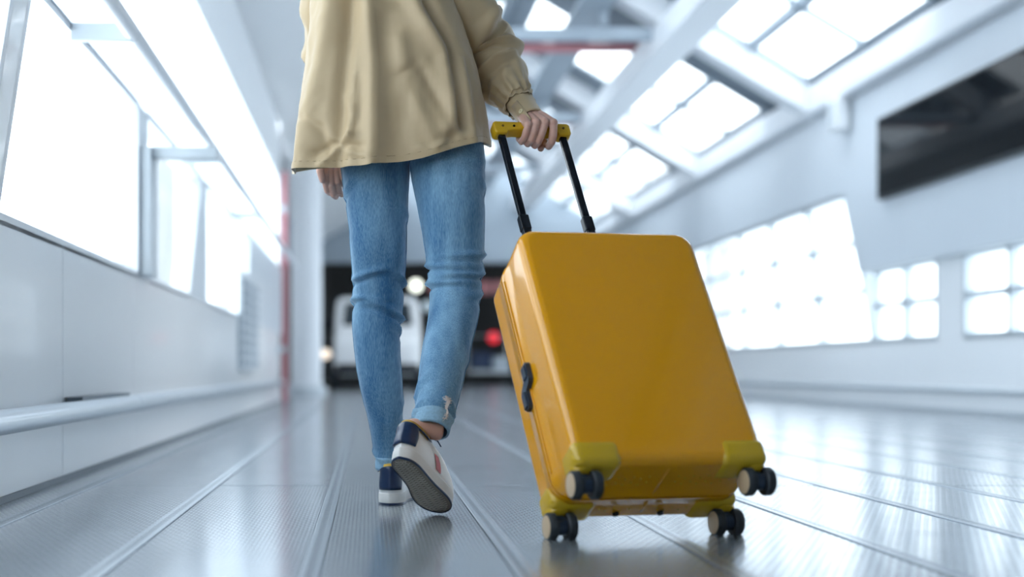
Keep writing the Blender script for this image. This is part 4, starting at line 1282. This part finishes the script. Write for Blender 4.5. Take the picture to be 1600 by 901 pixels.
def sneaker(Mx, side, flex):
    N_ = 72
    out = foot_outline(N_, side)
    def bend(v):
        v = Vector(v)
        # toe spring / flex about the ball of the foot
        yb = .185
        if v.y > yb:
            a = flex * min(1, (v.y - yb) / .05)
            dy = v.y - yb
            return Mx @ Vector((v.x, yb + dy * math.cos(a) - v.z * math.sin(a) * 0.6, v.z * math.cos(a * .6) + dy * math.sin(a)))
        return Mx @ v
    root = empty('sneaker', (0, 0, 0), person)
    # outsole
    def ring(z, sc, dz=0.0): return [bend((a * sc, .134 + (b - .134) * (1 + (sc - 1) * .4), z)) for a, b in out]
    os_ = MB().loft([ring(.0, .90), ring(.0015, .95), ring(.005, .965)], True, True)
    os_.build('outsole', M['outsole'], root, True)
    for r_ in ('rim',):
        MB().loft([ring(-.0004, .955), ring(-.0008, .985), ring(.004, 1.0), ring(.006, .98)], False, False).build('outsole_rim', M['navy'], root, True)
    # tread chevrons
    tr = MB()
    for k in range(26):
        y_ = .018 + k * .0092
        wmax = [abs(a) for a, b in out if abs(b - y_) < .012]
        w_ = (sum(wmax) / len(wmax) if wmax else .02) - .009
        nz_ = 8
        pts_ = []
        for j in range(nz_ + 1):
            xx = -w_ + 2 * w_ * j / nz_
            pts_.append(bend((xx, y_ + (.0025 if j % 2 else -.0025), -.0004)))
        tr.tube(pts_, .0013, 6)
    o = tr.build('tread', M['tread'], root, True); tag(o, kind='stuff')
    MB().loft([ring(.004, .985), ring(.006, 1.0), ring(.016, 1.01), ring(.026, 1.0), ring(.0285, .985), ring(.0285, .95)], False, True).build('midsole', M['midsole'], root, True)
    # upper: rings from the sole edge to the collar
    col = []
    for (a, b) in out:
        th = math.atan2(b - .134, a * 2.6)
        # collar oval
        cy, ry, rx = .063, .052, .033
        col.append((rx * math.cos(th), cy + ry * math.sin(th), .080 + .012 * max(0, -math.sin(th)) ** 2 + .012 * max(0, math.sin(th))))
    def up(f, zt, zh, sc):
        """f mixes outline -> collar; zt toe height, zh heel height"""
        res = []
        for (a, b), (ca, cb, cz) in zip(out, col):
            t = b / .268
            z = zh * (1 - t) + zt * t
            res.append(bend((a * sc * (1 - f) + ca * f, (.134 + (b - .134) * (1 - .25 * (1 - sc))) * (1 - f) + cb * f, z * (1 - f) + cz * f)))
        return res
    U = [up(0, .022, .022, .95), up(0, .034, .036, .98), up(.03, .046, .048, .96), up(.10, .056, .056, .93), up(.22, .063, .063, .90), up(.40, .072, .069, .92), up(.62, .078, .074, .96), up(.85, .082, .079, 1.0), up(1.0, 0, 0, 1)]
    MB().loft(U, False, False).build('upper', M['leather'], root, True)
    # yellow lining inside the collar
    c1 = [bend((a, b, c + .0008)) for a, b, c in col]
    c1b = [bend((a * .97, .063 + (b - .063) * .98, c - .004)) for a, b, c in col]
    c1c = [bend((a * .985, .063 + (b - .063) * .99, c + .009)) for a, b, c in col]
    c2 = [bend((a * .90, .063 + (b - .063) * .92, c + .002)) for a, b, c in col]
    c3 = [bend((a * .80, .063 + (b - .063) * .84, c - .022)) for a, b, c in col]
    MB().loft([c1b, c1c, c2, c3], False, False).build('lining', M['lining'], root, True)
    # navy heel panel: proud skin over the back of the upper
    heel_i = [i for i in range(N_) if out[i][1] < .085]
    heel_i.sort(key=lambda i: (1 if out[i][0] > 0 else -1) * out[i][1])
    V = []; Fc = []
    ctr = Mx @ Vector((0, .065, .05))
    nrow, nh = 13, 25
    for r_ in range(nrow):
        kf = 1.1 + 6.9 * r_ / (nrow - 1)
        k0 = min(7, int(kf)); f_ = kf - k0
        t_ = r_ / (nrow - 1)
        span = .50 + .10 * math.sin(t_ * 3) + .34 * max(0, (t_ - .55) / .45) ** 1.5
        for j in range(nh):
            g_ = (len(heel_i) - 1) * (.5 + .5 * span * (2 * j / (nh - 1) - 1))
            i0 = min(len(heel_i) - 2, int(g_)); fi = g_ - i0
            ia, ib = heel_i[i0], heel_i[i0 + 1]
            p = (U[k0][ia].lerp(U[k0][ib], fi)).lerp(U[k0 + 1][ia].lerp(U[k0 + 1][ib], fi), f_)
            V.append(p + (p - ctr).normalized() * .0026)
    for r_ in range(nrow - 1):
        for j in range(nh - 1):
            a = r_ * nh + j
            Fc.append((a, a + 1, a + nh + 1, a + nh))
    hp_ = MB().add(V, Fc).build('heel_tab', M['navy'], root, True)
    mm = hp_.modifiers.new('thickness', 'SOLIDIFY'); mm.thickness = .002
    # navy binding of the collar
    MB().tube([bend((a * 1.06, .063 + (b - .063) * 1.04, c - .001)) for (a, b, c) in col] + [bend((col[0][0] * 1.06, .063 + (col[0][1] - .063) * 1.04, col[0][2] - .001))], .0026, 8).build('collar_binding', M['navy'], root, True)
    # red side stripe, lace panel and laces
    for s in (side,):
        st_ = MB()
        sd = [i for i in range(N_) if out[i][0] * s > 0 and .120 < out[i][1] < .150]
        sd.sort(key=lambda i: out[i][1])
        V = []; Fc = []
        for r_ in (1, 2, 3, 4):
            for i in sd:
                p = U[r_][i]; V.append(p + (p - (Mx @ Vector((0, .13, .03)))).normalized() * .002)
        ns = len(sd)
        for r_ in range(3):
            for j in range(ns - 1): Fc.append((r_ * ns + j, r_ * ns + j + 1, (r_ + 1) * ns + j + 1, (r_ + 1) * ns + j))
        if Fc: st_.add(V, Fc).build('side_stripe', M['red'], root, True)
    MB().add([bend((-.018, .118, .094)), bend((.018, .118, .094)), bend((.020, .19, .067)), bend((-.020, .19, .067)), bend((-.016, .108, .112)), bend((.016, .108, .112))], [(0, 1, 2, 3), (4, 5, 1, 0)]).build('tongue', M['leather'], root)
    for k in range(4):
        y_ = .122 + k * .017; z_ = .096 - k * .0065
        MB().tube([bend((-.023, y_, z_ - .006)), bend((0, y_ + .003, z_ + .003)), bend((.023, y_, z_ - .006))], .0024, 8).build('lace', M['navy'] if k == 0 else M['leather'], root, True)
    for s in (-1, 1):
        MB().tube([bend((0, .120, .099)), bend((s * .018, .116, .110)), bend((s * .032, .118, .104)), bend((s * .040, .124, .092))], .0016, 6).build('lace_end', M['navy'], root, True)
    return root


sneaker(RM, 1, 0.0)
sneaker(LM_, -1, math.radians(4))
